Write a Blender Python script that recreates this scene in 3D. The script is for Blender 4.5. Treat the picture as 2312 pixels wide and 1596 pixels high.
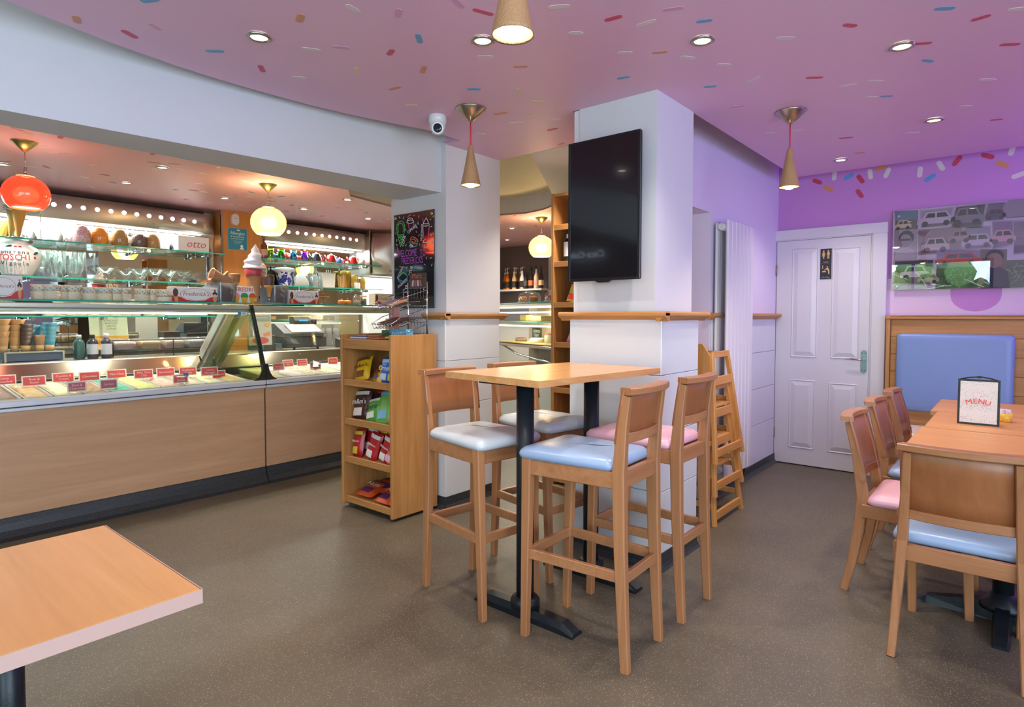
import bpy, bmesh, math, random
from mathutils import Vector, Matrix
random.seed(7)
for o in list(bpy.data.objects): bpy.data.objects.remove(o)
SC = bpy.context.scene
COL = SC.collection
PI = math.pi

# ---------------------------------------------------------------- camera
cd = bpy.data.cameras.new('camera'); cam = bpy.data.objects.new('camera', cd); COL.objects.link(cam)
cam.location = (0, 0, 1.30)
cam.rotation_euler = (math.radians(90 - 2.26), 0, math.radians(39.9 - 90))
cd.sensor_width = 36; cd.lens = 1368 / 2312 * 36; cd.shift_y = -30 / 2312; cd.clip_start = 0.05
SC.camera = cam

# ---------------------------------------------------------------- world, daylight, exposure
W = bpy.data.worlds.new('world'); SC.world = W; W.use_nodes = True
bg = W.node_tree.nodes['Background']; bg.inputs[0].default_value = (0.72, 0.84, 1.0, 1); bg.inputs[1].default_value = 8.0
vs = SC.view_settings
vs.view_transform = 'Standard'; vs.look = 'None'; vs.gamma = 1; vs.use_curve_mapping = False; vs.exposure = 0.50
SC.cycles.max_bounces = 8; SC.cycles.diffuse_bounces = 4; SC.cycles.glossy_bounces = 4
SC.cycles.transmission_bounces = 6; SC.cycles.transparent_max_bounces = 24
SC.cycles.sample_clamp_indirect = 6; SC.cycles.caustics_reflective = False; SC.cycles.caustics_refractive = False
SC.cycles.use_denoising = True

def light(name, kind, loc, energy, color=(1, 1, 1), size=None, sizey=None, rot=None, spot=None, blend=.5, rad=None):
    l = bpy.data.lights.new(name, kind); l.energy = energy; l.color = color
    if kind == 'AREA':
        l.shape = 'RECTANGLE'; l.size = size; l.size_y = sizey or size
    if kind == 'SPOT':
        l.spot_size = spot; l.spot_blend = blend
    if rad is not None and kind != 'AREA': l.shadow_soft_size = rad
    o = bpy.data.objects.new(name, l); COL.objects.link(o); o.location = loc
    if rot: o.rotation_euler = rot
    return o
# daylight: the bright sky outside, sampled through portals that fill the three shop windows
for loc, w, rot in (((-1.93, 1.5, 1.40), 2.3, (PI/2, 0, -PI/2)), ((-1.93, -1.2, 1.40), 2.2, (PI/2, 0, -PI/2)), ((0.4, -2.63, 1.40), 2.7, (PI/2, 0, 0))):
    light('window_portal', 'AREA', loc, 1, (1, 1, 1), w, 1.8, rot).data.cycles.is_portal = True
# violet neon glow from the wall to the right of the bench
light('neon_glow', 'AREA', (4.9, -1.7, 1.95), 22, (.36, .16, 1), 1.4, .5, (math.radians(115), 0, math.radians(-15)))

# ---------------------------------------------------------------- materials
def lin(h):
    h = h.lstrip('#'); r = []
    for i in (0, 2, 4):
        c = int(h[i:i+2], 16) / 255
        r.append(c / 12.92 if c <= .04045 else ((c + .055) / 1.055) ** 2.4)
    return (*r, 1)
M = {}
def base(name):
    m = bpy.data.materials.new(name); m.use_nodes = True
    nt = m.node_tree; b = nt.nodes['Principled BSDF']; M[name] = m
    return m, nt, b
def plain(name, col, rough=.5, metal=0, coat=0, noise=.0, bump=0, spec=.5, emit=None, es=0, sheen=0):
    m, nt, b = base(name)
    b.inputs['Base Color'].default_value = lin(col); b.inputs['Roughness'].default_value = rough
    b.inputs['Metallic'].default_value = metal; b.inputs['Coat Weight'].default_value = coat
    b.inputs['Specular IOR Level'].default_value = spec
    if emit:
        b.inputs['Emission Color'].default_value = lin(emit); b.inputs['Emission Strength'].default_value = es
    if noise or bump:
        tc = nt.nodes.new('ShaderNodeTexCoord'); n = nt.nodes.new('ShaderNodeTexNoise')
        n.inputs['Scale'].default_value = 9; n.inputs['Detail'].default_value = 5
        nt.links.new(tc.outputs['Object'], n.inputs['Vector'])
        if noise:
            mx = nt.nodes.new('ShaderNodeMix'); mx.data_type = 'RGBA'; mx.blend_type = 'MULTIPLY'
            mx.inputs['Factor'].default_value = 1
            mx.inputs[6].default_value = lin(col)
            r = nt.nodes.new('ShaderNodeMapRange'); r.inputs[3].default_value = 1 - noise; r.inputs[4].default_value = 1 + noise
            nt.links.new(n.outputs['Fac'], r.inputs[0]); nt.links.new(r.outputs[0], mx.inputs[7])
            nt.links.new(mx.outputs[2], b.inputs['Base Color'])
        if bump:
            n2 = nt.nodes.new('ShaderNodeTexNoise'); n2.inputs['Scale'].default_value = 160
            nt.links.new(tc.outputs['Object'], n2.inputs['Vector'])
            bp = nt.nodes.new('ShaderNodeBump'); bp.inputs['Strength'].default_value = bump; bp.inputs['Distance'].default_value = .004
            nt.links.new(n2.outputs['Fac'], bp.inputs['Height']); nt.links.new(bp.outputs[0], b.inputs['Normal'])
    return m
def wood(name, light_, dark, axis='z', rough=.42, scale=1.0, contrast=.35, coat=0):
    m, nt, b = base(name)
    tc = nt.nodes.new('ShaderNodeTexCoord'); mp = nt.nodes.new('ShaderNodeMapping')
    s = {'x': (.9, 14, 14), 'y': (14, .9, 14), 'z': (14, 14, .9)}[axis]
    mp.inputs['Scale'].default_value = [k * scale for k in s]
    n = nt.nodes.new('ShaderNodeTexNoise'); n.inputs['Scale'].default_value = 1.6; n.inputs['Detail'].default_value = 7
    n.inputs['Roughness'].default_value = .62; n.inputs['Distortion'].default_value = .9
    n2 = nt.nodes.new('ShaderNodeTexNoise'); n2.inputs['Scale'].default_value = 9; n2.inputs['Detail'].default_value = 3
    ad = nt.nodes.new('ShaderNodeMath'); ad.operation = 'MULTIPLY_ADD'; ad.inputs[1].default_value = .3
    cr = nt.nodes.new('ShaderNodeValToRGB')
    cr.color_ramp.elements[0].position = .5 - contrast / 2 + .15; cr.color_ramp.elements[0].color = lin(dark)
    cr.color_ramp.elements[1].position = .5 + contrast / 2 + .15; cr.color_ramp.elements[1].color = lin(light_)
    L = nt.links.new
    L(tc.outputs['Object'], mp.inputs['Vector']); L(mp.outputs[0], n.inputs['Vector']); L(mp.outputs[0], n2.inputs['Vector'])
    L(n2.outputs['Fac'], ad.inputs[0]); L(n.outputs['Fac'], ad.inputs[2]); L(ad.outputs[0], cr.inputs[0])
    L(cr.outputs[0], b.inputs['Base Color'])
    b.inputs['Roughness'].default_value = rough; b.inputs['Coat Weight'].default_value = coat; b.inputs['Coat Roughness'].default_value = .15
    bp = nt.nodes.new('ShaderNodeBump'); bp.inputs['Strength'].default_value = .08; bp.inputs['Distance'].default_value = .002
    L(n2.outputs['Fac'], bp.inputs['Height']); L(bp.outputs[0], b.inputs['Normal'])
    return m
def thinglass(name, tint='FFFFFF', refl=1.0, ior=1.45, rough=0.0, body=0.0, f0=.05):
    """thin clear sheet: tinted transmission, facing-dependent reflection, optional milky body"""
    m = bpy.data.materials.new(name); m.use_nodes = True; M[name] = m
    nt = m.node_tree; nt.nodes.clear(); L = nt.links.new
    out = nt.nodes.new('ShaderNodeOutputMaterial'); mix = nt.nodes.new('ShaderNodeMixShader')
    tr = nt.nodes.new('ShaderNodeBsdfTransparent'); tr.inputs[0].default_value = lin(tint)
    gl = nt.nodes.new('ShaderNodeBsdfGlossy'); gl.inputs['Roughness'].default_value = rough; gl.inputs[0].default_value = (1, 1, 1, 1)
    lw = nt.nodes.new('ShaderNodeLayerWeight'); lw.inputs[0].default_value = .5
    pw = nt.nodes.new('ShaderNodeMath'); pw.operation = 'POWER'; pw.inputs[1].default_value = 4.0
    mu = nt.nodes.new('ShaderNodeMath'); mu.operation = 'MULTIPLY_ADD'; mu.inputs[1].default_value = .55*refl; mu.inputs[2].default_value = f0*refl; mu.use_clamp = True
    L(lw.outputs['Facing'], pw.inputs[0]); L(pw.outputs[0], mu.inputs[0]); L(mu.outputs[0], mix.inputs[0]); L(mix.outputs[0], out.inputs[0])
    L(gl.outputs[0], mix.inputs[2])
    if body:
        df = nt.nodes.new('ShaderNodeBsdfDiffuse'); df.inputs[0].default_value = (.92, .94, .95, 1); tl = nt.nodes.new('ShaderNodeBsdfTranslucent'); tl.inputs[0].default_value = (.92, .94, .95, 1)
        m1 = nt.nodes.new('ShaderNodeMixShader'); m2 = nt.nodes.new('ShaderNodeMixShader'); m2.inputs[0].default_value = body
        L(df.outputs[0], m1.inputs[1]); L(tl.outputs[0], m1.inputs[2]); L(tr.outputs[0], m2.inputs[1]); L(m1.outputs[0], m2.inputs[2]); L(m2.outputs[0], mix.inputs[1])
    else: L(tr.outputs[0], mix.inputs[1])
    return m
def speck(name, a, b_, c, scale=260, rough=.45, amount=.14, big=.12):
    m, nt, b = base(name); L = nt.links.new
    tc = nt.nodes.new('ShaderNodeTexCoord')
    v = nt.nodes.new('ShaderNodeTexVoronoi'); v.inputs['Scale'].default_value = scale
    wn = nt.nodes.new('ShaderNodeSeparateColor')
    th = nt.nodes.new('ShaderNodeMath'); th.operation = 'LESS_THAN'; th.inputs[1].default_value = amount
    d = nt.nodes.new('ShaderNodeMath'); d.operation = 'LESS_THAN'; d.inputs[1].default_value = .42
    an = nt.nodes.new('ShaderNodeMath'); an.operation = 'MULTIPLY'
    n = nt.nodes.new('ShaderNodeTexNoise'); n.inputs['Scale'].default_value = 1.3; n.inputs['Detail'].default_value = 8; n.inputs['Roughness'].default_value = .65
    cr = nt.nodes.new('ShaderNodeValToRGB'); cr.color_ramp.elements[0].position = .3; cr.color_ramp.elements[1].position = .72
    cr.color_ramp.elements[0].color = lin(a); cr.color_ramp.elements[1].color = lin(b_)
    mx = nt.nodes.new('ShaderNodeMix'); mx.data_type = 'RGBA'; mx.inputs[7].default_value = lin(c)
    L(tc.outputs['Object'], v.inputs['Vector']); L(tc.outputs['Object'], n.inputs['Vector'])
    L(v.outputs['Color'], wn.inputs[0]); L(wn.outputs[0], th.inputs[0]); L(v.outputs['Distance'], d.inputs[0])
    L(th.outputs[0], an.inputs[0]); L(d.outputs[0], an.inputs[1]); L(n.outputs['Fac'], cr.inputs[0])
    L(cr.outputs[0], mx.inputs[6]); L(an.outputs[0], mx.inputs['Factor']); L(mx.outputs[2], b.inputs['Base Color'])
    b.inputs['Roughness'].default_value = rough
    bp = nt.nodes.new('ShaderNodeBump'); bp.inputs['Strength'].default_value = .12; bp.inputs['Distance'].default_value = .001
    L(v.outputs['Distance'], bp.inputs['Height']); L(bp.outputs[0], b.inputs['Normal'])
    return m
def steel(name, col='B9B4AE', rough=.28, axis='z', aniso=.0):
    m, nt, b = base(name); L = nt.links.new
    b.inputs['Base Color'].default_value = lin(col); b.inputs['Metallic'].default_value = 1; b.inputs['Roughness'].default_value = rough
    tg = nt.nodes.new('ShaderNodeTangent'); tg.direction_type = 'RADIAL'; tg.axis = 'Z'; L(tg.outputs[0], b.inputs['Tangent']); b.inputs['Anisotropic'].default_value = aniso; b.inputs['Anisotropic Rotation'].default_value = .25
    tc = nt.nodes.new('ShaderNodeTexCoord'); mp = nt.nodes.new('ShaderNodeMapping')
    mp.inputs['Scale'].default_value = {'z': (300, 300, 3), 'x': (3, 300, 300)}[axis]
    n = nt.nodes.new('ShaderNodeTexNoise'); n.inputs['Scale'].default_value = 1
    bp = nt.nodes.new('ShaderNodeBump'); bp.inputs['Strength'].default_value = .12; bp.inputs['Distance'].default_value = .001
    L(tc.outputs['Object'], mp.inputs[0]); L(mp.outputs[0], n.inputs[0]); L(n.outputs['Fac'], bp.inputs['Height']); L(bp.outputs[0], b.inputs['Normal'])
    return m
def glow(name, col, s):
    m = bpy.data.materials.new(name); m.use_nodes = True; M[name] = m
    nt = m.node_tree; nt.nodes.clear()
    out = nt.nodes.new('ShaderNodeOutputMaterial'); e = nt.nodes.new('ShaderNodeEmission')
    e.inputs[0].default_value = lin(col); e.inputs[1].default_value = s
    nt.links.new(e.outputs[0], out.inputs[0]); return m
def C(h, rough=.5, **k):            # plain colour on demand
    key = 'paint_' + h + '_' + str(rough) + ''.join(f'{a}{b}' for a, b in sorted(k.items()))
    return M.get(key) or plain(key, h, rough, **k)

plain('white_wall', 'D3D2D8', .6, noise=.02)
plain('white_gloss', 'DEDBE0', .22)
plain('white_satin', 'DCD8DC', .35)
plain('ceiling_pink', 'DFB2CE', .42)
plain('ceiling_pink_warmlit', 'E6B6BE', .42)  # pink ceiling paint with the warm lamp light put into its colour
plain('wall_purple', 'C98ACB', .5)
plain('wall_lilac', 'E4C9E0', .5)
plain('cladding', 'D2D4DA', .25, bump=.05)
plain('grout', 'B4B3BA', .7)
speck('floor_vinyl', '544C3F', '6B6152', 'A0957C', 270, .45, .14)
speck('cove_vinyl', '24272B', '2D3136', '6A727C', 400, .42, .08)
wood('panel_wood', 'D2A680', 'B98C68', 'x', .32, .6, .6)
wood('table_wood', 'E0AB70', 'D0965A', 'x', .26, .55, .5)
wood('table_wood_y', 'D89C5C', 'C68A4A', 'y', .42, .55, .5)
wood('edge_wood', 'D9A46C', 'C28B55', 'x', .4)
wood('beech', 'B57F55', '9A6540', 'z', .36, .8, .5)
wood('beech_x', 'B57F55', '9A6540', 'x', .36, .8, .5)
wood('veneer', 'A96C43', '8F5531', 'z', .32, .5, .6)
wood('oak', 'C8935A', 'A87038', 'z', .42, .9, .5)
wood('oak_x', 'C8935A', 'A87038', 'x', .42, .9, .5)
wood('oak_y', 'C8935A', 'A87038', 'y', .42, .9, .5)
wood('pine', 'D29A5A', 'B77C3C', 'z', .45, .8, .5)
wood('pine_x', 'D29A5A', 'B77C3C', 'x', .45, .8, .5)
plain('black_metal', '1E242A', .38, .3, bump=.1)
plain('black_plastic', '1B1B20', .35)
plain('screen', '0A0A0E', .12, coat=.3)
plain('vinyl_blue', '94ABCC', .3, noise=.03, bump=.04)
plain('vinyl_grey', 'C4CAD0', .3, noise=.03, bump=.04)
plain('vinyl_pink', 'E9B4C4', .3, noise=.03, bump=.04)
plain('vinyl_deepblue', '7E97C6', .36, noise=.03, bump=.04)
plain('vinyl_cream', 'E4DCC4', .35)
steel('steel', 'D8D1CA', .36, 'z', .85)
steel('steel_x', 'C4BEB6', .3, 'x')
plain('chrome', 'CFCFCF', .12, 1)
plain('nickel', 'B8AFA0', .28, 1)
plain('mirror', 'E6EBE6', .015, 1)
plain('alu_cream', 'C9C4B6', .35, .6)
plain('white_metal', 'DADAE0', .3, .2)
thinglass('case_glass', 'F8FCFA', .7)
thinglass('shelf_glass', 'DDF2EA', .8, body=.06)
plain('glass_edge', '2F9A86', .15, emit='2FA58E', es=.05)
thinglass('clear_glass', 'FCFDFD', 1.35, body=.022)
thinglass('jar_glass', 'FDFEFE', .45, body=.0)
thinglass('clear_plastic', 'EEF0F2', .9, rough=.05, body=.14)
glow('lamp_white', 'FFF8EC', 14)
glow('strip_white', 'FFFDF6', 4)
glow('strip_warm', 'FFF3D6', 2.2)
glow('dot_white', 'FFFFFF', 5)
plain('red_cord', 'D32034', .5)

# ---------------------------------------------------------------- mesh builder
class MB:
    def __init__(s): s.v = []; s.f = []; s.mi = []; s.sm = []
    def add(s, vs, fs, mi=0, smooth=False, T=None):
        n = len(s.v)
        s.v += [tuple(T @ Vector(p)) if T is not None else tuple(p) for p in vs]
        for f in fs: s.f.append([n + i for i in f]); s.mi.append(mi); s.sm.append(smooth)
        return s
    def box(s, x0, y0, z0, x1, y1, z1, b=.0, mi=0, T=None):
        x0, x1 = min(x0, x1), max(x0, x1); y0, y1 = min(y0, y1), max(y0, y1); z0, z1 = min(z0, z1), max(z0, z1)
        b = min(b, (x1-x0)*.45, (y1-y0)*.45, (z1-z0)*.45)
        if b <= 0:
            vs = [(x0,y0,z0),(x1,y0,z0),(x1,y1,z0),(x0,y1,z0),(x0,y0,z1),(x1,y0,z1),(x1,y1,z1),(x0,y1,z1)]
            return s.add(vs, [(3,2,1,0),(4,5,6,7),(0,1,5,4),(1,2,6,5),(2,3,7,6),(3,0,4,7)], mi, False, T)
        vs = []; idx = {}
        X = (x0, x1); Y = (y0, y1); Z = (z0, z1)
        for i in (0, 1):
            for j in (0, 1):
                for k in (0, 1):
                    sx, sy, sz = (b if i == 0 else -b), (b if j == 0 else -b), (b if k == 0 else -b)
                    for a, p in enumerate(((X[i], Y[j]+sy, Z[k]+sz), (X[i]+sx, Y[j], Z[k]+sz), (X[i]+sx, Y[j]+sy, Z[k]))):
                        idx[i, j, k, a] = len(vs); vs.append(p)
        g = lambda *t: idx[t]; F = []
        for i in (0, 1): F.append((g(i,0,0,0), g(i,1,0,0), g(i,1,1,0), g(i,0,1,0)))
        for j in (0, 1): F.append((g(0,j,0,1), g(1,j,0,1), g(1,j,1,1), g(0,j,1,1)))
        for k in (0, 1): F.append((g(0,0,k,2), g(1,0,k,2), g(1,1,k,2), g(0,1,k,2)))
        for j in (0, 1):
            for k in (0, 1): F.append((g(0,j,k,1), g(1,j,k,1), g(1,j,k,2), g(0,j,k,2)))
        for i in (0, 1):
            for k in (0, 1): F.append((g(i,0,k,0), g(i,1,k,0), g(i,1,k,2), g(i,0,k,2)))
        for i in (0, 1):
            for j in (0, 1): F.append((g(i,j,0,0), g(i,j,1,0), g(i,j,1,1), g(i,j,0,1)))
        for i in (0, 1):
            for j in (0, 1):
                for k in (0, 1): F.append((g(i,j,k,0), g(i,j,k,1), g(i,j,k,2)))
        return s.add(vs, F, mi, False, T)
    def loft(s, rings, mi=0, smooth=True, caps=True, closed=True, T=None):
        n = len(rings[0]); vs = [p for r in rings for p in r]; F = []
        for a in range(len(rings)-1):
            for i in range(n if closed else n-1):
                j = (i+1) % n; F.append((a*n+i, a*n+j, (a+1)*n+j, (a+1)*n+i))
        s.add(vs, F, mi, smooth, T)
        if caps:
            k = len(s.v) - len(vs)
            s.f.append([k+i for i in range(n)][::-1]); s.mi.append(mi); s.sm.append(False)
            s.f.append([k+(len(rings)-1)*n+i for i in range(n)]); s.mi.append(mi); s.sm.append(False)
        return s
    def lathe(s, prof, n=20, c=(0,0,0), mi=0, caps=True, T=None, smooth=True, sq=0):
        rings = []
        for r, z in prof:
            rings.append([(c[0]+r*math.cos(2*PI*i/n), c[1]+r*math.sin(2*PI*i/n), c[2]+z) for i in range(n)])
        return s.loft(rings, mi, smooth, caps, True, T)
    def tube(s, pts, r, n=8, mi=0, caps=True, T=None, r1=None, sq=None):
        pts = [Vector(p) for p in pts]; rings = []; N = len(pts)
        for i, p in enumerate(pts):
            d = (pts[min(i+1, N-1)] - pts[max(i-1, 0)]).normalized()
            a = Vector((0,0,1)) if abs(d.z) < .95 else Vector((1,0,0))
            u = d.cross(a).normalized(); w = u.cross(d).normalized()
            rr = r if r1 is None else r + (r1 - r) * i / (N-1)
            rings.append([tuple(p + u*rr*math.cos(2*PI*k/n) + w*rr*math.sin(2*PI*k/n)) for k in range(n)])
        return s.loft(rings, mi, n > 4, caps, True, T)
    def bar(s, pts, wx, wy, mi=0, T=None, ref=(1,0,0)):     # rectangular bar along a path; wx along ref, wy across; wx/wy scalar or per-point list
        pts = [Vector(p) for p in pts]; N = len(pts); rings = []
        for i, p in enumerate(pts):
            d = (pts[min(i+1, N-1)] - pts[max(i-1, 0)]).normalized()
            u = Vector(ref); u = (u - d*u.dot(d)).normalized(); w = d.cross(u)
            a = (wx[i] if isinstance(wx, (list, tuple)) else wx)/2; b = (wy[i] if isinstance(wy, (list, tuple)) else wy)/2
            e = min(a, b)*.25; R = []
            for x, y in ((-a+e,-b),(a-e,-b),(a,-b+e),(a,b-e),(a-e,b),(-a+e,b),(-a,b-e),(-a,-b+e)): R.append(tuple(p + u*x + w*y))
            rings.append(R)
        return s.loft(rings, mi, False, True, True, T)
    def prism(s, poly, a, b, axis='z', mi=0, T=None, smooth=False):
        def P(p, h): return {'z': (p[0], p[1], h), 'x': (h, p[0], p[1]), 'y': (p[0], h, p[1])}[axis]
        n = len(poly); vs = [P(p, a) for p in poly] + [P(p, b) for p in poly]
        F = [tuple(range(n))[::-1], tuple(range(n, 2*n))]
        s.add(vs, F, mi, False, T); k = len(s.v) - 2*n
        for i in range(n):
            j = (i+1) % n; s.f.append([k+i, k+j, k+n+j, k+n+i]); s.mi.append(mi); s.sm.append(smooth)
        return s
    def sheet(s, fn, nu, nv, th, mi=0, T=None, smooth=True):     # fn(u,v)->point, offset th along normal
        P = [[Vector(fn(i/nu, j/nv)) for j in range(nv+1)] for i in range(nu+1)]
        Nn = [[None]*(nv+1) for _ in range(nu+1)]
        for i in range(nu+1):
            for j in range(nv+1):
                a = P[min(i+1,nu)][j] - P[max(i-1,0)][j]; b = P[i][min(j+1,nv)] - P[i][max(j-1,0)]
                Nn[i][j] = a.cross(b).normalized()
        w = nv+1; K = (nu+1)*w
        vs = [P[i][j] for i in range(nu+1) for j in range(w)] + [P[i][j] + Nn[i][j]*th for i in range(nu+1) for j in range(w)]
        F = []
        for i in range(nu):
            for j in range(nv):
                q = (i*w+j, i*w+j+1, (i+1)*w+j+1, (i+1)*w+j); F.append(q); F.append(tuple(K+t for t in q[::-1]))
        s.add(vs, F, mi, smooth, T); k = len(s.v) - len(vs)
        E = [(j, j+1) for j in range(nv)] + [(nu*w+j+1, nu*w+j) for j in range(nv)] + [((i+1)*w, i*w) for i in range(nu)] + [(i*w+nv, (i+1)*w+nv) for i in range(nu)]
        for a, b in E: s.f.append([k+a, k+b, k+K+b, k+K+a]); s.mi.append(mi); s.sm.append(False)
        return s
    def build(s, name, mats, parent=None, recalc=True):
        me = bpy.data.meshes.new(name); me.from_pydata(s.v, [], s.f)
        me.polygons.foreach_set('material_index', s.mi); me.polygons.foreach_set('use_smooth', s.sm)
        for m in (mats if isinstance(mats, (list, tuple)) else [mats]): me.materials.append(M[m] if isinstance(m, str) else m)
        if recalc:
            bm = bmesh.new(); bm.from_mesh(me); bmesh.ops.recalc_face_normals(bm, faces=bm.faces); bm.to_mesh(me); bm.free()
        me.update()
        o = bpy.data.objects.new(name, me); COL.objects.link(o)
        if parent is not None: o.parent = parent
        return o
def tag(o, label=None, cat=None, group=None, kind=None):
    if label: o['label'] = label
    if cat: o['category'] = cat
    if group: o['group'] = group
    if kind: o['kind'] = kind
    return o
def thing(name, label, cat, loc=(0,0,0), rz=0, group=None):
    o = bpy.data.objects.new(name, None); COL.objects.link(o); o.empty_display_size = .05
    o.location = loc; o.rotation_euler = (0, 0, rz)
    return tag(o, label, cat, group)
def struct(mb, name, mats, parent=None):
    o = mb.build(name, mats, parent)
    if parent is None: o['kind'] = 'structure'
    return o
def dup(root, loc, rz=None, label=None, swap=None, group=None):
    def cp(o, par):
        c = o.copy(); COL.objects.link(c)
        if par is not None: c.parent = par
        if swap and c.type == 'MESH' and o.data.materials and o.data.materials[0].name in swap:
            c.data = o.data.copy(); c.data.materials[0] = M[swap[o.data.materials[0].name]]
        for ch in o.children: cp(ch, c)
        return c
    r = cp(root, None); r.location = loc
    if rz is not None: r.rotation_euler = (0, 0, rz)
    if label: r['label'] = label
    if group: r['group'] = group
    return r
def text(name, body, size, mat, parent=None, loc=(0,0,0), rot=(0,0,0), ext=.0004, align='CENTER', sx=1, shear=0):
    c = bpy.data.curves.new(name, 'FONT'); c.body = body; c.size = size; c.extrude = ext
    c.align_x = align; c.align_y = 'CENTER'; c.resolution_u = 2; c.shear = shear
    c.materials.append(M[mat] if isinstance(mat, str) else mat)
    t = bpy.data.objects.new(name, c); me = bpy.data.meshes.new_from_object(t)
    bpy.data.objects.remove(t); bpy.data.curves.remove(c)
    if not me.materials: me.materials.append(M[mat] if isinstance(mat, str) else mat)
    o = bpy.data.objects.new(name, me); COL.objects.link(o); o.location = loc; o.rotation_euler = rot; o.scale = (sx, 1, 1)
    if parent is not None: o.parent = parent
    return o
def capsule(cx, cy, L, w, ang, n=5):       # 2-D stadium outline
    pts = []; h = L/2 - w/2
    for k in range(n+1): a = -PI/2 + PI*k/n; pts.append((h + w/2*math.cos(a), w/2*math.sin(a)))
    for k in range(n+1): a = PI/2 + PI*k/n; pts.append((-h + w/2*math.cos(a), w/2*math.sin(a)))
    c, s = math.cos(ang), math.sin(ang)
    return [(cx + x*c - y*s, cy + x*s + y*c) for x, y in pts]
def disc(cx, cy, r, n=14, ry=None):
    return [(cx + r*math.cos(2*PI*k/n), cy + (ry or r)*math.sin(2*PI*k/n)) for k in range(n)]

# ================================================================ ROOM SHELL
struct(MB().box(-2.0, -2.7, -.06, 7.9, 7.2, 0), 'floor', 'floor_vinyl')
ZR = 2.455
raft = [(-1.9,-2.6),(5.42,-2.6),(5.42,1.45),(3.33,1.45),(2.88,1.443),(2.88,1.97),(3.42,1.97),(3.42,2.985),(2.875,2.985),(2.89,2.845),
        (2.6,2.845),(2.36,2.91),(2.13,2.965),(1.88,3.005),(1.63,3.022),(1.4,3.025),(1.2,3.015),(.91,2.972),(.67,2.91),(.4,2.83),(.1,2.71),(-.3,2.52),(-.8,2.25),(-1.9,1.6)]
ceil = struct(MB().prism(raft, ZR, ZR+.05), 'ceiling', 'ceiling_pink')
def sprinkle_mesh(name, items, z, L, w, par, flat=None):
    mb = MB(); cols = {'w':0,'r':1,'b':2,'o':3,'p':4,'y':5}
    for x, y, c, a in items:
        r = random.uniform(.8, 1.15)
        mb.prism(capsule(x, y, L*r, w*random.uniform(.85, 1.1), a, 4), z-.0015, z+.0005, 'z', cols[c])
    o = mb.build(name, [C('F4E8E2') if flat else C('D6C8CA'), C('C4526E'), C('6C9EC6'), C('CE9070'), C('D39ABC'), C('D6C4A6')], par)
    o['kind'] = 'stuff'; return o
D2R = math.radians
sp = [(1.399, 1.948, 'w', 0.15), (1.491, 2.379, 'w', 2.6), (1.564, 2.265, 'p', 2.5), (1.754, 2.419, 'y', 0.9), (1.624, 2.706, 'w', 2.4), (2.232, 2.585, 'y', 2.3), (2.03, 1.854, 'w', 2.2), (2.442, 1.997, 'y', 0.4), (2.625, 2.018, 'y', 2.4), (2.801, 2.179, 'y', 1.9), (2.83, 2.332, 'w', 2.1), (2.208, 1.157, 'w', 1.6), (2.393, 1.355, 'w', 2.2), (2.618, 1.165, 'w', 2.5), (2.796, 1.07, 'w', 2.4), (2.697, 0.774, 'w', 2.3), (3.445, 0.686, 'w', 1.8), (3.704, 0.625, 'w', 2.3), (3.466, 0.572, 'w', 2.4), (2.852, 2.648, 'w', 2.5), (1.628, 1.619, 'p', 0.3), (1.884, 1.347, 'w', 2.1), (1.532, 1.845, 'p', 1.0), (0.936, 2.824, 'r', 0.5), (1.457, 2.741, 'r', 0.9), (1.732, 1.591, 'r', 2.8), (2.091, 1.236, 'r', 1.7), (1.731, 2.14, 'r', 1.2), (2.744, 0.544, 'r', 2.5), (3.227, 0.789, 'r', 2.2), (3.117, 0.348, 'r', 2.1), (3.37, 0.059, 'r', 2.2), (3.072, 2.243, 'r', 1.6), (4.435, 0.889, 'r', 1.9), (3.392, 1.219, 'p', 2), (3.001, 0.142, 'r', 1.4), (1.231, 2.717, 'b', 2.3), (1.723, 1.945, 'b', 0.7), (2.824, 0.243, 'b', 2.2), (2.338, 0.974, 'b', 2), (2.634, 1.498, 'b', 1.8), (3.74, 0.562, 'b', 2.1), (3.346, 0.345, 'b', 2.6), (2.277, 2.157, 'b', 2.3), (3.014, 1.22, 'b', 2.0), (0.886, 2.467, 'b', 2), (3.8, 0.147, 'w', 2.4), (4.198, 0.255, 'w', 2.2), (1.312, 2.167, 'o', 1.2), (1.948, 2.17, 'o', 1), (2.487, 1.235, 'o', 2), (2.213, 1.799, 'o', 2.2), (2.012, 2.455, 'o', 1.7), (3.367, 2.386, 'o', 1.4), (0.759, 2.845, 'o', 1.2), (2.644, 2.296, 'o', 1.8), (3.007, 0.03, 'w', 2), (3.064, 1.027, 'w', 1.2), (4.072, 1.089, 'w', 1.9), (4.586, 0.545, 'w', 2), (4.9, 0.896, 'o', 2), (4.013, 1.23, 'w', 2.4), (0.978, 2.674, 'p', 0.5), (2.842, 2.934, 'p', 2), (3.348, 2.663, 'w', 0.5), (2.935, 2.118, 'w', 2), (4.596, 0.131, 'r', 2), (2.102, 1.418, 'w', 2.3), (2.173, 1.027, 'p', 2)]
sprinkle_mesh('sprinkle_print', sp, ZR, .078, .027, ceil)
# structural ceiling above the floating raft
struct(MB().box(-1.9, -2.6, 2.64, 7.75, 7.0, 2.72), 'ceiling', C('E6DCC4', .6))
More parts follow.
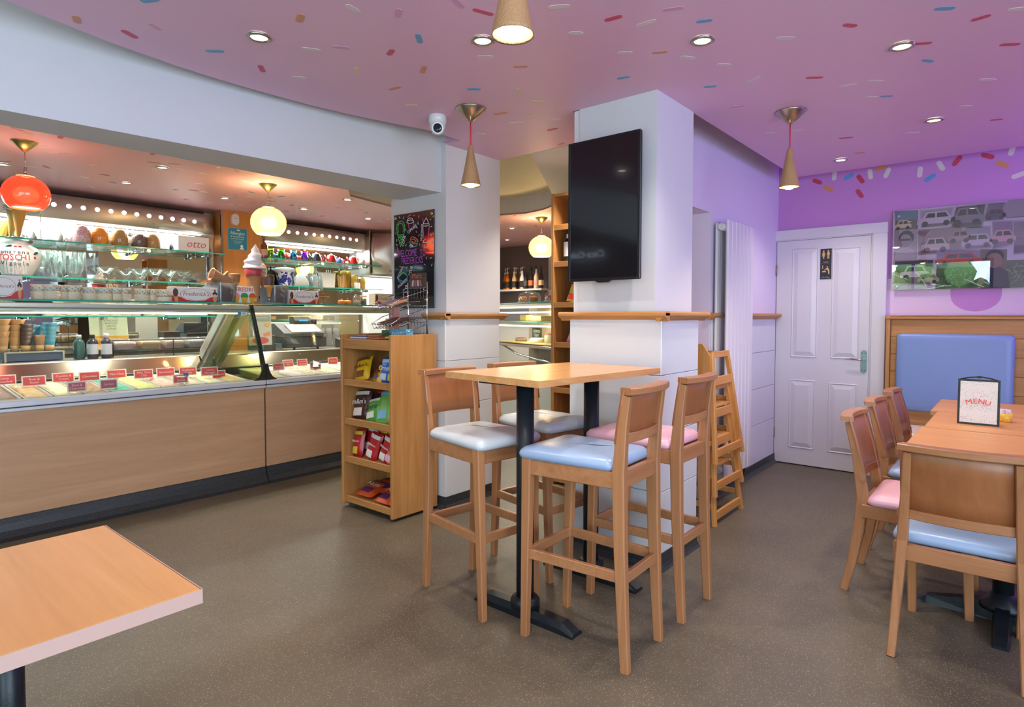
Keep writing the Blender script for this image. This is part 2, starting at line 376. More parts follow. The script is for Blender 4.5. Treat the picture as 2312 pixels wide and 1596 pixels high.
# dropped ceiling over the serving counter, with its curved white fascia
edge = [(2.93,3.46),(3.0,4.3),(3.5,4.95),(4.3,5.15),(4.95,4.95),(5.24,4.62),(5.35,4.28),(5.30,4.0),(5.18,3.78),(5.3,3.5),(5.7,3.3),(7.75,3.3)]
cc = struct(MB().prism([(-1.9,3.46)] + edge + [(7.75,7.0),(-1.9,7.0)], 2.45, 2.47), 'ceiling', 'ceiling_pink_warmlit')
f = MB()
for a, b in zip(edge[:-1], edge[1:]):
    f.add([(a[0],a[1],2.45),(b[0],b[1],2.45),(b[0],b[1],2.64),(a[0],a[1],2.64)], [(0,1,2,3)])
struct(f, 'trim_1', 'white_wall')
it = []
for k in range(300):
    x, y = random.uniform(-.6, 6.5), random.uniform(3.6, 6.5)
    if 3 < x < 5.3 and y < 5.2: continue
    it.append((x, y, random.choice('wwwwwyyrpob'), random.uniform(0, PI)))
sprinkle_mesh('sprinkle_print', it, 2.45, .078, .028, cc, True)
# beam between the room and the counter
struct(MB().prism([(-1.9,3.385),(.581,3.20),(1.444,3.135),(2.93,3.027),(2.93,3.45),(-1.9,3.45)], 2.14, 2.64), 'ceiling_beam', 'white_wall')
struct(MB().prism([(3.44,2.70),(4.85,3.52),(6.5,3.52),(6.5,2.05),(4.1,2.05),(3.44,2.2)], 2.46, 2.64), 'ceiling_bulkhead', 'white_wall')
# walls
def wall_open(name, axis, p0, p1, a0, a1, z1, holes, m):
    """wall slab between p0..p1 across, a0..a1 along, with rectangular openings (a0,a1,z0,z1)"""
    mb = MB(); cur = a0
    bx = (lambda u0,w0,u1,w1: mb.box(p0,u0,w0,p1,u1,w1)) if axis == 'x' else (lambda u0,w0,u1,w1: mb.box(u0,p0,w0,u1,p1,w1))
    for h0, h1, w0, w1 in sorted(holes):
        bx(cur, 0, h0, z1); bx(h0, 0, h1, w0); bx(h0, w1, h1, z1); cur = h1
    bx(cur, 0, a1, z1)
    return struct(mb, name, m)
wins_r = [(-2.3,-.1,.5,2.3),(.35,2.65,.5,2.3)]
wall_open('wall_rear', 'x', -2.0, -1.9, -2.7, 7.1, 2.64, wins_r, 'white_wall')
wall_open('wall_right', 'y', -2.7, -2.6, -1.9, 5.8, 2.64, [(-.95,1.75,.5,2.3)], 'white_wall')
def window(n, axis, p, a0, a1, z0, z1, sign):
    b = MB(); w = .05
    def bx(u0,w0,u1,w1,d0=-.03,d1=.03):
        if axis == 'x': b.box(p+d0,u0,w0,p+d1,u1,w1,.004)
        else: b.box(u0,p+d0,w0,u1,p+d1,w1,.004)
    bx(a0,z0,a1,z0+w); bx(a0,z1-w,a1,z1); bx(a0,z0+w,a0+w,z1-w); bx(a1-w,z0+w,a1,z1-w)
    mid = (a0+a1)/2; bx(mid-w/2,z0+w,mid+w/2,z1-w)
    o = struct(b, 'window_%d' % n, C('3F78A8', .4))
    for s0, s1 in ((a0+w, mid-w/2), (mid+w/2, a1-w)):
        g = MB()
        if axis == 'x': g.box(p-.003,s0,z0+w,p+.003,s1,z1-w)
        else: g.box(s0,p-.003,z0+w,s1,p+.003,z1-w)
        g.build('pane', 'case_glass', o)
for n, (a0,a1,z0,z1) in enumerate(wins_r): window(n+1, 'x', -1.95, a0, a1, z0, z1, 1)
window(3, 'y', -2.65, -.95, 1.75, .5, 2.3, 1)
# outside: a planted bank seen only in reflections
bank = MB()
for k in range(330):
    x, y = -4.6+random.uniform(-.5,.3), random.uniform(-1.0,4.5); z = random.uniform(.1,2.35); r = random.uniform(.16,.32)
    bank.lathe([(.0,-r),(r*.8,-r*.5),(r,.1*r),(r*.6,r*.7),(.0,r)], 6, (x,y,z), k % 3)
for k in range(90):
    x, y, z, a = -4.05+random.uniform(-.1,.1), random.uniform(-.5,4.2), random.uniform(.8,2.1), random.uniform(-1.2,1.2)
    bank.tube([(x,y,z),(x+.05,y+.35*math.cos(a),z+.35*math.sin(a))], .006, 4, 3)
b_ = bank.build('planted_bank', [C('5E8A3E', .8), C('7BA052', .8), C('46692F', .8), C('D8D2B8', .8)]); tag(b_, kind='structure')
# door wall: purple above, lilac below with an icing-drip edge
wl = struct(MB().box(5.67,-2.7,1.60,5.80,2.05,2.64), 'wall_front', 'wall_purple')
struct(MB().box(5.67,-2.7,0,5.80,2.05,1.60), 'wall_front', 'wall_lilac')
def drip(y0, y1, z): 
    r = (y1-y0)/2; c = (y0+y1)/2
    return [(y0,1.6),(y1,1.6),(y1,z+r*.8)] + [(c+r*math.cos(a), z+r*.8-r*.8*math.sin(a)) for a in [PI*k/10 for k in range(1,10)]] + [(y0,z+r*.8)]
d = MB()
for y0, y1, z in ((0.1, 0.403, 1.336), (-.62,-.30,1.42), (-1.05,-.72,1.35), (-1.6,-1.2,1.4)):
    d.prism(drip(y0, y1, z), 5.6685, 5.67, 'x')
d.build('paint_drip', 'wall_purple', wl)
wsp = [(1.678, 2.536, 'w', 1.55), (1.349, 2.447, 'r', -0.5), (1.262, 2.375, 'o', -0.6), (1.217, 2.48, 'w', 1.5), (1.11, 2.453, 'b', 0.4), (1.023, 2.422, 'r', -1.0), (1.027, 2.304, 'r', -1.0), (0.954, 2.451, 'w', 1.7), (0.836, 2.444, 'w', 1.2), (0.877, 2.493, 'o', 0.4), (0.618, 2.418, 'w', 1.5), (0.551, 2.364, 'b', 0.6), (0.486, 2.445, 'w', -1.1), (0.386, 2.466, 'r', 0.95), (0.205, 2.471, 'r', -0.45), (0.12, 2.397, 'o', -0.6), (0.068, 2.492, 'w', 1.3), (0.027, 2.307, 'w', 0.3)]
mb = MB(); ci = {'w':0,'r':1,'b':2,'o':3}
for y, z, c, a in wsp: mb.prism(capsule(y, z, .085, .034, PI-a, 5), 5.6685, 5.6705, 'x', ci[c])
o = mb.build('sprinkle_print', [C('DDD6CE'), C('C9415E'), C('5FA0CF'), C('D9935F')], wl); o['kind'] = 'stuff'
# side wall with the radiator, its niche and header
struct(MB().box(4.14,1.66,0,5.67,2.05,2.64).box(3.30,1.66,2.02,4.14,2.05,2.64), 'wall_side', C('DCD2E6', .55))
struct(MB().box(4.10,2.05,0,7.75,2.15,2.64), 'wall_passage', C('E9DFC9', .55))
struct(MB().box(3.28,1.97,0,4.14,2.05,2.02), 'wall_niche', C('F6DDBE', .55))  # warm light on the niche is put into this cream colour
struct(MB().box(-1.9,7.0,0,7.85,7.1,2.64), 'wall_back', C('D9CDB6', .55))
struct(MB().box(7.75,2.15,0,7.85,7.0,2.64), 'wall_far', C('E8E4E0', .5))
fp = struct(MB().box(7.73,5.73,1.2,7.75,7.0,2.45), 'trim_2', C('6E6468', .35))
# pillars
def cladding(par, axis, p, a0, a1, zs, verts, th=.012):
    """separate panels with open joints on a face; axis 'x' = face at x=p looking -X, 'y' = face at y=p looking -Y"""
    cuts = [a0] + verts + [a1]
    for z0, z1 in zip(zs[:-1], zs[1:]):
        for c0, c1 in zip(cuts[:-1], cuts[1:]):
            b = MB(); g = .0014
            if axis == 'x': b.box(p-th, c0+g, z0+g, p, c1-g, z1-g, .002)
            else: b.box(c0+g, p-th, z0+g, c1-g, p, z1-g, .002)
            b.build('cladding_panel', 'cladding', par)
ZS = [.08,.40,.70,1.0,1.285]
pl = struct(MB().box(2.875,2.985,1.28,3.43,3.56,2.64).box(2.822,2.942,0,3.36,3.56,1.28, mi=1), 'wall_pillar', ['white_wall','grout'])
cladding(pl, 'x', 2.822, 2.93, 3.56, ZS, []); cladding(pl, 'y', 2.942, 2.812, 3.36, ZS, [])
pr = struct(MB().box(2.88,1.443,1.28,3.33,1.915,2.64).box(2.832,1.39,0,3.28,1.935,1.28, mi=1), 'wall_pillar', ['white_wall','grout'])
cladding(pr, 'x', 2.832, 1.378, 1.935, ZS, []); cladding(pr, 'y', 1.39, 2.822, 3.28, ZS, [])
MB().box(2.885,1.915,1.28,2.95,1.955,2.455,.003).build('cable_trunking', 'white_gloss', pr)
sw = bpy.data.objects['wall_side']
cladding(sw, 'y', 1.66, 4.15, 5.60, ZS, [4.75, 5.33])
# dark coved skirtings
def skirt(name, axis, p, a0, a1, h=.08):
    b = MB(); prof = [(0,0),(-.03,0),(-.018,.012),(-.008,.03),(-.006,h),(0,h)]
    if axis == 'x': b.prism([(p+a, z) for a, z in prof], a0, a1, 'y')
    else: b.prism([(p+a, z) for a, z in prof], a0, a1, 'x')
    struct(b, name, 'cove_vinyl')
skirt('baseboard_left', 'x', 2.812, 2.93, 3.5); skirt('baseboard_left', 'y', 2.932, 2.80, 3.36)
skirt('baseboard_right', 'x', 2.822, 1.37, 1.935); skirt('baseboard_right', 'y', 1.38, 2.81, 3.28)
skirt('baseboard_side', 'y', 1.65, 4.14, 5.62)
# oak dado rails with a moulded nose
def rail(n, axis, p, a0, a1, z=1.30, m='oak'):
    prof = [(0,-.025),(-.02,-.025),(-.03,-.012),(-.045,-.006),(-.055,.004),(-.055,.016),(-.048,.024),(0,.024)]
    b = MB()
    if axis == 'x': b.prism([(p+a, z+c) for a, c in prof], a0, a1, 'y')
    else: b.prism([(p+a, z+c) for a, c in prof], a0, a1, 'x')
    struct(b, 'trim_%d' % n, m)
rail(3, 'x', 2.832, 2.90, 3.13, m='oak_y'); rail(4, 'y', 2.955, 2.79, 3.42, m='oak_x')
rail(5, 'x', 2.845, 1.345, 1.995, m='oak_y'); rail(6, 'y', 1.40, 2.80, 3.37, m='oak_x')
rail(7, 'y', 1.66, 4.10, 5.645, m='oak_x'); rail(8, 'y', 1.97, 3.30, 4.13, m='oak_x')
# ---------------------------------------------------------------- door
dr = struct(MB().box(5.632,.93,.008,5.668,1.655,1.955,.002), 'door_1', 'white_satin')
def dpanel(y0,y1,z0,z1):
    b = MB(); x = 5.632; m1, m2 = .014, .05
    R = lambda m, h: [(x-h,y0+m,z0+m),(x-h,y1-m,z0+m),(x-h,y1-m,z1-m),(x-h,y0+m,z1-m)]
    b.loft([R(0,.0005), R(.006,.007), R(m1,.001), R(m2,.011)], 0, False, True)
    b.build('panel', 'white_satin', dr)
dpanel(1.315,1.527,.945,1.885); dpanel(1.0,1.212,.945,1.87); dpanel(1.325,1.535,.15,.75); dpanel(1.005,1.222,.15,.74)
fr = MB().box(5.612,.815,0,5.67,.915,1.965,.004).box(5.612,.815,1.965,5.67,1.70,2.05,.004).box(5.612,1.662,0,5.67,1.70,1.965,.004)
fr.box(5.63,.915,0,5.67,.928,1.965).box(5.63,.928,1.957,5.67,1.662,1.97)
fr.build('door_frame', 'white_satin', dr)
h = MB().prism([(.985+.0*0, .84)]*0 + [(.942,.86),(.948,.842),(.964,.834),(.980,.842),(.986,.86),(.986,1.0),(.980,1.018),(.964,1.026),(.948,1.018),(.942,1.0)], 5.626, 5.632, 'x')
hp = h.build('handle_plate', C('9FBFC4', .3, metal=.8), dr)
hl = MB().tube([(5.626,.964,.945),(5.590,.964,.945)], .011, 10).tube([(5.592,.964,.945),(5.588,1.0,.948),(5.588,1.05,.952),(5.592,1.085,.947)], .008, 8, r1=.006)
hl.build('handle', 'chrome', hp)
sc_ = MB()
for y, z in ((.952,.86),(.976,.86),(.952,1.0),(.976,1.0)): sc_.lathe([(.0045,0),(.0045,.002)], 8, (0,0,0), T=Matrix.Translation((5.626,y,z)) @ Matrix.Rotation(-PI/2,4,'Y'))
sc_.build('screw', C('3A4A50', .4), hp)
for z in (.22, 1.66):
    MB().box(5.620,1.650,z,5.634,1.664,z+.09,.002).tube([(5.622,1.657,z),(5.622,1.657,z+.09)], .006, 8).build('hinge', C('9A8878', .4, metal=.6), dr)
# black and gold washroom sign
sg = MB().box(5.626,1.216,1.614,5.631,1.302,1.868,.001).build('door_sign', C('33353C', .35))
tag(sg, 'black and gold washroom sign with people pictograms on the white door', 'sign')
g = MB()
def person2(y, z, s, skirt_):
    g.prism(disc(y, z+.036*s, .0065*s, 10), 5.6245, 5.6262, 'x')
    if skirt_: poly = [(-.006,.027),(.006,.027),(.013,.004),(.010,.002),(.007,.010),(.012,-.012),(.005,-.012),(.005,-.032),(.001,-.032),(.001,-.012),(-.001,-.012),(-.001,-.032),(-.005,-.032),(-.005,-.012),(-.012,-.012),(-.007,.010),(-.010,.002),(-.013,.004)]
    else: poly = [(-.009,.027),(.009,.027),(.013,.002),(.010,0),(.007,.016),(.007,-.032),(.001,-.032),(.001,-.004),(-.001,-.004),(-.001,-.032),(-.007,-.032),(-.007,.016),(-.010,0),(-.013,.002)]
    g.prism([(y+a*s, z+c*s) for a, c in poly], 5.6245, 5.6262, 'x')
person2(1.277, 1.815, .95, True); person2(1.241, 1.815, .95, False)
g.prism(disc(1.247,1.715,.006,10), 5.6245, 5.6262, 'x')
g.prism([(1.250,1.708),(1.242,1.708),(1.232,1.690),(1.230,1.655),(1.239,1.655),(1.241,1.680),(1.250,1.695),(1.268,1.688),(1.268,1.693)], 5.6245, 5.6262, 'x')
g.prism([(1.288,1.672),(1.255,1.672),(1.259,1.680),(1.270,1.684),(1.284,1.680)], 5.6245, 5.6262, 'x')
g.prism([(1.286,1.700),(1.280,1.700),(1.280,1.722),(1.2815,1.730),(1.2845,1.730),(1.286,1.722)], 5.6245, 5.6262, 'x')
g.build('pictograms', C('D9B074', .4), sg)
sg.children[0]['kind'] = 'stuff'
RX = (PI/2, 0, -PI/2)     # lettering on a wall that looks toward -X
text('lettering', 'Toilets', .014, C('D9B074', .4), sg, (5.6255,1.259,1.756), RX)
text('lettering', 'Baby Change', .011, C('D9B074', .4), sg, (5.6255,1.259,1.629), RX)
MB().box(5.6245,1.219,1.7435,5.6262,1.299,1.7455).build('divider', C('6A6055', .4), sg)

# ================================================================ SEATING
def rrect(w0, w1, y0, y1, z, r, ins=0, n=4):
    """rounded trapezoid: half-width w0 at y0 (back), w1 at y1 (front)"""
    w0 -= ins; w1 -= ins; y0 += ins; y1 -= ins; P = []
    for cx, cy, a0 in ((w1-r, y1-r, 0), (-w1+r, y1-r, PI/2), (-w0+r, y0+r, PI), (w0-r, y0+r, 1.5*PI)):
        for k in range(n+1):
            a = a0 + PI/2*k/n; P.append((cx + r*math.cos(a), cy + r*math.sin(a), z))
    return P
def make_seat(name, label, seat_mat, sz, top, foot_b, knee, top_b, fy, pz0, hw_f, hw_b, bar_stool, group):
    """sz seat-top height; foot_b/knee/top_b are the rear-leg y at floor, seat and top; fy the front-leg y"""
    t = thing(name, label, 'stool' if bar_stool else 'chair', group=group)
    rail_z = sz - .115
    for s in (-1, 1):
        b = MB().bar([(s*hw_f, fy, 0), (s*(hw_f+.006), fy-.02, sz-.05)], [.030, .040], [.032, .044]); b.build('leg', 'beech', t)
        b.box(0,0,0,.0001,.0001,.0001) if 0 else None
        zs = [0, sz*.28, sz*.6, sz*.93, sz+(top-sz)*.45, top-.03]
        def ry(z):
            if z <= sz: q = z/sz; return foot_b + (knee-foot_b)*(1-(1-q)**1.7)
            q = (z-sz)/(top-sz); return knee + (top_b-knee)*q**1.25
        b = MB().bar([(s*(hw_b + (0 if bar_stool else .004-.038*z/top)), ry(z), z) for z in zs], [.028,.030,.034,.036,.030,.026], [.034,.040,.046,.050,.038,.028]); b.build('leg', 'beech', t)
    # seat frame
    a0, a1 = sz-.115, sz-.052
    b = MB().box(-hw_f-.005, fy-.035, a0, hw_f+.005, fy-.008, a1, .003); b.build('seat_rail', 'beech_x', t)
    b = MB().box(-hw_b, knee-.012, a0, hw_b, knee+.014, a1, .003); b.build('seat_rail', 'beech_x', t)
    for s in (-1, 1):
        b = MB().bar([(s*(hw_b+.002), knee, (a0+a1)/2), (s*(hw_f+.008), fy-.02, (a0+a1)/2)], .024, a1-a0, ref=(1,0,0)); b.build('seat_rail', 'beech_x', t)
    # padded seat
    y0, y1 = knee+.018, fy+.022; w0, w1 = hw_b+.022, hw_f+.032
    prof = [(.010,-.054),(.002,-.046),(0,-.034),(.004,-.022),(.016,-.010),(.045,-.003),(.09,0),(.14,.002)]
    MB().loft([rrect(w0, w1, y0, y1, sz+dz, .03 if i > .03 else .03, i) for i, dz in prof]).build('seat', seat_mat, t)
    # backrest: curved veneer panel in front, top cap and lower rail behind
    sag = .028; bw = hw_b+(.016 if bar_stool else -.008)
    def by(z): q = (z-sz)/(top-sz); return knee + (top_b-knee)*q**1.25
    def arc(x, z, off=0): return (x, by(z) + off - sag*(1-(x/bw)**2) + .0, z)
    pan = MB().sheet(lambda u, v: arc(-bw+2*bw*u, pz0+(top-.004-pz0)*v, .021), 10, 3, .008)
    bp = pan.build('backrest', 'veneer', t)
    capb = MB().bar([arc(x, top-.013, .004) for x in [-bw+2*bw*k/10 for k in range(11)]], .026, .052, ref=(0,0,1)); capb.build('top_rail', 'beech_x', t)
    lo = MB().bar([arc(x, pz0+.02, .006) for x in [-hw_b+2*hw_b*k/10 for k in range(11)]], .036, .024, ref=(0,0,1)); lo.build('lower_rail', 'beech_x', t)
    if bar_stool:
        b = MB().box(-hw_f, fy-.024, .325, hw_f, fy-.004, .365, .003); b.build('stretcher', 'beech_x', t)
        yb = foot_b + (knee-foot_b)*.6
        b = MB().box(-hw_b, yb-.010, .315, hw_b, yb+.010, .355, .003); b.build('stretcher', 'beech_x', t)
        for s in (-1, 1):
            b = MB().bar([(s*hw_b, yb, .345), (s*(hw_f+.002), fy-.012, .345)], .020, .040); b.build('stretcher', 'beech_x', t)
    return t
GS = 'bar stools around the high table'
st = make_seat('bar_stool', 'pale blue seated bar stool nearest the camera, its curved back to us', 'vinyl_blue', .785, 1.045, -.225, -.195, -.232, .222, .838, .155, .142, True, GS)
st.location = (2.06,1.30,0); st.rotation_euler = (0,0,.035)
dup(st, (2.055,1.925,0), PI-.14, 'off-white seated bar stool right beside the oak snack unit', {'vinyl_blue':'vinyl_grey'})
dup(st, (2.545,1.925,0), PI-.16, 'off-white seated bar stool half hidden behind the high table, in front of the doorway gap', {'vinyl_blue':'vinyl_grey'})
dup(st, (2.545,1.295,0), .0, 'pink seated bar stool in front of the pillar that carries the television', {'vinyl_blue':'vinyl_pink'})
GC = 'dining chairs at the row of tables'
ch = make_seat('dining_chair', 'large foreground wooden dining chair with pale blue seat, its panelled back to us', 'vinyl_blue', .475, .825, -.275, -.205, -.285, .205, .525, .185, .195, False, GC)
ch.location = (2.955,.146,0); ch.rotation_euler = (0,0,-PI/2)
dup(ch, (3.40,.335,0), PI, 'wooden dining chair with pink seat, side-on and nearest the camera in its row', {'vinyl_blue':'vinyl_pink'})
dup(ch, (4.04,.345,0), PI, 'wooden dining chair with grey-blue seat, between the pink chair and the one by the bench')
dup(ch, (4.60,.335,0), PI, 'farthest wooden dining chair of the side row, next to the blue bench cushion', {'vinyl_blue':'vinyl_pink'})
# ---------------------------------------------------------------- high bar table
tb = thing('bar_table', 'tall light-wood bar table on two black columns between the four stools', 'table', (2.30,1.66,0))
cor = [(-.452,-.228),(.415,-.335),(.424,.205),(-.388,.345)]
cor = [(-.447,-.245),(.42,-.325),(.425,.215),(-.385,.335)]
MB().prism(cor, 1.022, 1.05).build('tabletop', ['table_wood'], tb)
mb = MB()
for (x0,y0),(x1,y1) in zip(cor, cor[1:]+cor[:1]):
    v = Vector((x1-x0,y1-y0,0)); n_ = Vector((v.y,-v.x,0)).normalized()*.0015
    mb.add([(x0,y0,1.0225),(x1,y1,1.0225),(x1,y1,1.0495),(x0,y0,1.0495),(x0+n_.x,y0+n_.y,1.0225),(x1+n_.x,y1+n_.y,1.0225),(x1+n_.x,y1+n_.y,1.0495),(x0+n_.x,y0+n_.y,1.0495)],[(0,1,2,3),(4,5,6,7),(0,1,5,4),(1,2,6,5),(2,3,7,6),(3,0,4,7)])
mb.build('edge_band', 'edge_wood', tb)
def column(par, x, y, top_, r=.038, along=.27, plate=.13):
    c = MB().lathe([(r,.06),(r,top_)], 24, (x,y,0)); col = c.build('column', 'black_metal', par)
    MB().lathe([(r+.026,.045),(r+.026,.075),(r+.016,.088),(r+.002,.092)], 24, (x,y,0)).build('collar', 'black_metal', col)
    MB().box(x-plate,y-plate*1.15,top_-.006,x+plate,y+plate*1.15,top_).build('mounting_plate', 'black_metal', col)
    q = [(-.036,0),(-.036,.022),(-.022,.046),(.022,.046),(.036,.022),(.036,0)]
    rings = []
    for yy, k in ((-along,.35),(-along+.06,1),(0,1.12),(along-.06,1),(along,.35)): rings.append([(x+a, y+yy, z*k) for a, z in q])
    MB().loft(rings, 0, False).build('foot', 'black_metal', par)
column(tb, -.28, -.045, 1.022); column(tb, .245, -.045, 1.022)
# ---------------------------------------------------------------- table in the left foreground
tf = thing('table', 'light wood tabletop in the left foreground, cut off by the frame', 'table', (.19,1.58,0))
MB().box(-.35,-.30,.708,.343,.297,.738,.003).build('tabletop', 'table_wood_y', tf)
MB().box(.343,-.298,.7085,.3445,.295,.7375).box(-.35,-.3015,.7085,.3435,-.30,.7375).build('edge_band', C('C9A79A', .45), tf)
lx, ly = 0.282, 1.776
column(tf, lx-.18, ly-1.58+.02, .708, .03, .16, .08)
column(tf, lx-.18, .13, .708, .03, .16, .08)
# ---------------------------------------------------------------- three dining tables in a row
def dining_table(label, x0, x1, y0, y1, base):
    t = thing('dining_table', label, 'table', ((x0+x1)/2,(y0+y1)/2,0), group='tables in a row by the bench'); hx, hy = (x1-x0)/2, (y1-y0)/2
    MB().box(-hx,-hy,.718,hx,hy,.745,.002).build('tabletop', 'table_wood_y', t)
    e = MB().box(-hx-.0012,-hy,.7185,-hx,hy,.7445).box(-hx,hy,.7185,hx,hy+.0012,.7445); e.build('edge_band', 'edge_wood', t)
    c = MB().lathe([(.038,.05),(.038,.715)], 20).build('column', 'black_metal', t)
    MB().lathe([(.085,.05),(.085,.07),(.05,.10),(.038,.12)], 20).build('collar', 'black_metal', c)
    MB().box(-.16,-.16,.708,.16,.16,.718).build('mounting_plate', 'black_metal', c)
    for k in range(4):
        a = PI/2*k + .0; T = Matrix.Rotation(a, 4, 'Z')
        MB().loft([[(.03,-.035,.0),(.03,.035,.0),(.03,.025,.085),(.03,-.025,.085)],[(.27,-.03,0),(.27,.03,0),(.27,.02,.035),(.27,-.02,.035)],[(.31,-.026,0),(.31,.026,0),(.31,.018,.012),(.31,-.018,.012)]], 0, False, T=T).build('foot', 'black_metal', t)
    return t
dining_table('nearest wooden table of the row, behind the foreground chair', 2.97, 3.64, -.32, .364, 0)
dining_table('middle wooden table of the row, carrying the menu stand', 3.665, 4.285, -.32, .352, 0)
dining_table('farthest wooden table of the row, next to the bench', 4.305, 4.95, -.32, .385, 0)
# ---------------------------------------------------------------- bench against the door wall
bn = thing('bench', 'oak panelled wall bench with cream seat and blue back cushion', 'bench', (5.34,-.4,0))
MB().box(.235,-1.2,.0,.30,1.198,1.285).build('backboard', 'oak_y', bn)
zz = [.46,.60,.735,.87,1.005,1.14,1.275]
for z0, z1 in zip(zz[:-1], zz[1:]): MB().box(.222,-1.19,z0+.0015,.2355,1.17,z1-.0015,.002).build('plank', 'oak_y', bn)
MB().box(.20,1.172,.0,.30,1.20,1.30,.004).build('end_post', 'oak', bn)
MB().box(.195,-1.2,1.277,.305,1.205,1.297,.005).box(.205,-1.2,1.297,.30,1.203,1.309,.004).build('top_rail', 'oak_y', bn)
MB().box(-.22,-1.2,.0,.235,1.165,.40,.003).build('seat_box', 'oak_y', bn)
MB().box(-.24,-1.2,.40,.222,1.17,.465,.018).build('seat', 'vinyl_cream', bn)
def pad(y0, y1, z0, z1, x, th, name, mat, par, r=.03):
    def ring(i, xx):
        P = []
        for cy, cz, a0 in ((y1-r-i, z1-r-i, 0), (y0+r+i, z1-r-i, PI/2), (y0+r+i, z0+r+i, PI), (y1-r-i, z0+r+i, 1.5*PI)):
            for k in range(5): a = a0+PI/2*k/4; P.append((xx, cy+r*math.cos(a), cz+r*math.sin(a)))
        return P
    return MB().loft([ring(0,x), ring(0,x-th*.55), ring(.006,x-th*.8), ring(.018,x-th*.95), ring(.045,x-th)]).build(name, mat, par)
pad(.415,1.125,.575,1.168,.222,.06,'back_cushion','vinyl_deepblue',bn)
pad(-.42,.29,.575,1.168,.222,.06,'back_cushion','vinyl_deepblue',bn)
# ---------------------------------------------------------------- things on the tables
ms = thing('menu_stand', 'black framed menu stand with speckled card reading MENU in red', 'menu holder', (3.905,.148,.745))
for s in (-1, 1):
    T = Matrix.Translation((s*.018-.0,0,0)) @ Matrix.Rotation(s*-.06, 4, 'Y')
    b = MB().box(-.003,-.086,0,.003,-.076,.232,T=T).box(-.003,.076,0,.003,.086,.232,T=T).box(-.003,-.076,0,.003,.076,.010,T=T).box(-.003,-.076,.222,.003,.076,.232,T=T)
    fo = b.build('frame', 'black_plastic', ms)
    MB().box(-.0025,-.0765,.010,.0025,.0765,.2225,T=T).build('card', speck('card', 'DAD4D1', 'DFD9D5', 'A59CA2', 260, .5, .22) if s < 0 else 'card', fo)
MB().tube([(0,.075,.230),(0,.045,.240),(0,0,.246),(0,-.045,.240),(0,-.075,.230)], .004, 6).box(-.006,-.008,.238,.006,.008,.250,.002).build('handle', 'black_plastic', ms)
for k, cch in enumerate('MENU'):
    q = (k-1.5)
    T = Matrix.Translation((-.0225+.0,0,0))
    o = text('lettering', cch, .036, C('D8383C', .5), ms, (-.0295, -q*.0255, .122-.0028*q*q), (0,0,0), .0003, sx=1.05); o.rotation_euler = (Matrix.Rotation(-PI/2,3,'Z') @ Matrix.Rotation(PI/2-.06,3,'X') @ Matrix.Rotation(-q*.17,3,'Z')).to_euler()
rk = thing('ramekin', 'small yellow pot of paper sachets behind the menu stand', 'pot', (4.10,.045,.745))
MB().lathe([(.026,0),(.030,.004),(.035,.045),(.032,.045),(.028,.008)], 20, caps=False).build('pot', C('E2B23C', .35), rk)
for k in range(5):
    T = Matrix.Translation((.012*math.cos(k*1.3), .012*math.sin(k*1.3), .04)) @ Matrix.Rotation(k*1.1, 4, 'Z') @ Matrix.Rotation(.25, 4, 'X')
    MB().box(-.018,-.002,-.03,.018,.002,.026,.001,T=T).build('sachet', C('E6DCE2', .5), rk)
# ---------------------------------------------------------------- wall picture (acrylic print of old photographs)
pc = thing('picture', 'wide acrylic collage of old vehicle photographs above the bench', 'picture', (0,0,0))
PX = 5.635
MB().box(PX,-.95,1.508,PX+.006,.782,2.130,.001).build('panel', C('D6D0D8', .3), pc)
so = MB()
for y, z in ((.745,2.085),(.745,1.535)):
    MB().lathe([(.012,0),(.012,.004),(.009,.006)], 14, T=Matrix.Translation((PX-.004,y,z)) @ Matrix.Rotation(-PI/2, 4, 'Y')).tube([(PX+.004,y,z),(5.672,y,z)], .008, 8).build('standoff', 'chrome', pc)
def dk(c, f=.72): return '%02X%02X%02X' % tuple(int(int(c[i:i+2],16)*f) for i in (0,2,4))
def pr_poly(name, poly, col, d, par=None): return MB().prism(poly, PX-d-.0006, PX-d, 'x').build(name, C(dk(col, .8), .5), par or pc)
def ppic(poly, border, col, sky=None, inner=.9):
    cy = sum(p[0] for p in poly)/len(poly); cz = sum(p[1] for p in poly)/len(poly)
    o = pr_poly('photo_print', poly, border, .0004)
    ins = [(cy+(y-cy)*inner, cz+(z-cz)*inner) for y, z in poly]
    pr_poly('photo_image', ins, col, .0012, o)
    if sky:
        top = [ins[0], ins[1], tuple(ins[1][i]*.5+ins[2][i]*.5 for i in (0,1)), tuple(ins[0][i]*.5+ins[3][i]*.5 for i in (0,1))]
        pr_poly('photo_sky', top, sky, .0019, o)
    return o, cy, cz
def pcar(par, cy, cz, w, h, body, win='4A4650', cab=.55, d=.0026):
    B = lambda a, b: (cy - (a-.5)*w, cz + (b-.5)*h)
    mb = MB()
    mb.prism([B(*p) for p in ((0,.2),(1,.2),(1,.5),(.9,.58),(.78,.95),(.25,.95),(.15,.58),(.02,.52))], PX-d-.0006, PX-d, 'x', 0)
    mb.prism([B(*p) for p in ((.22,.58),(.48,.58),(.48,.86),(.30,.86))], PX-d-.0012, PX-d-.0006, 'x', 1)
    mb.prism([B(*p) for p in ((.53,.58),(.84,.58),(.75,.86),(.53,.86))], PX-d-.0012, PX-d-.0006, 'x', 1)
    for a in (.22,.78): mb.prism(disc(*B(a,.2), h*.17, 12), PX-d-.0012, PX-d-.0006, 'x', 2)
    mb.build('vehicle_image', [C(dk(body,.95),.5), C(dk(win,.6),.5), C('2A262B',.5)], par)
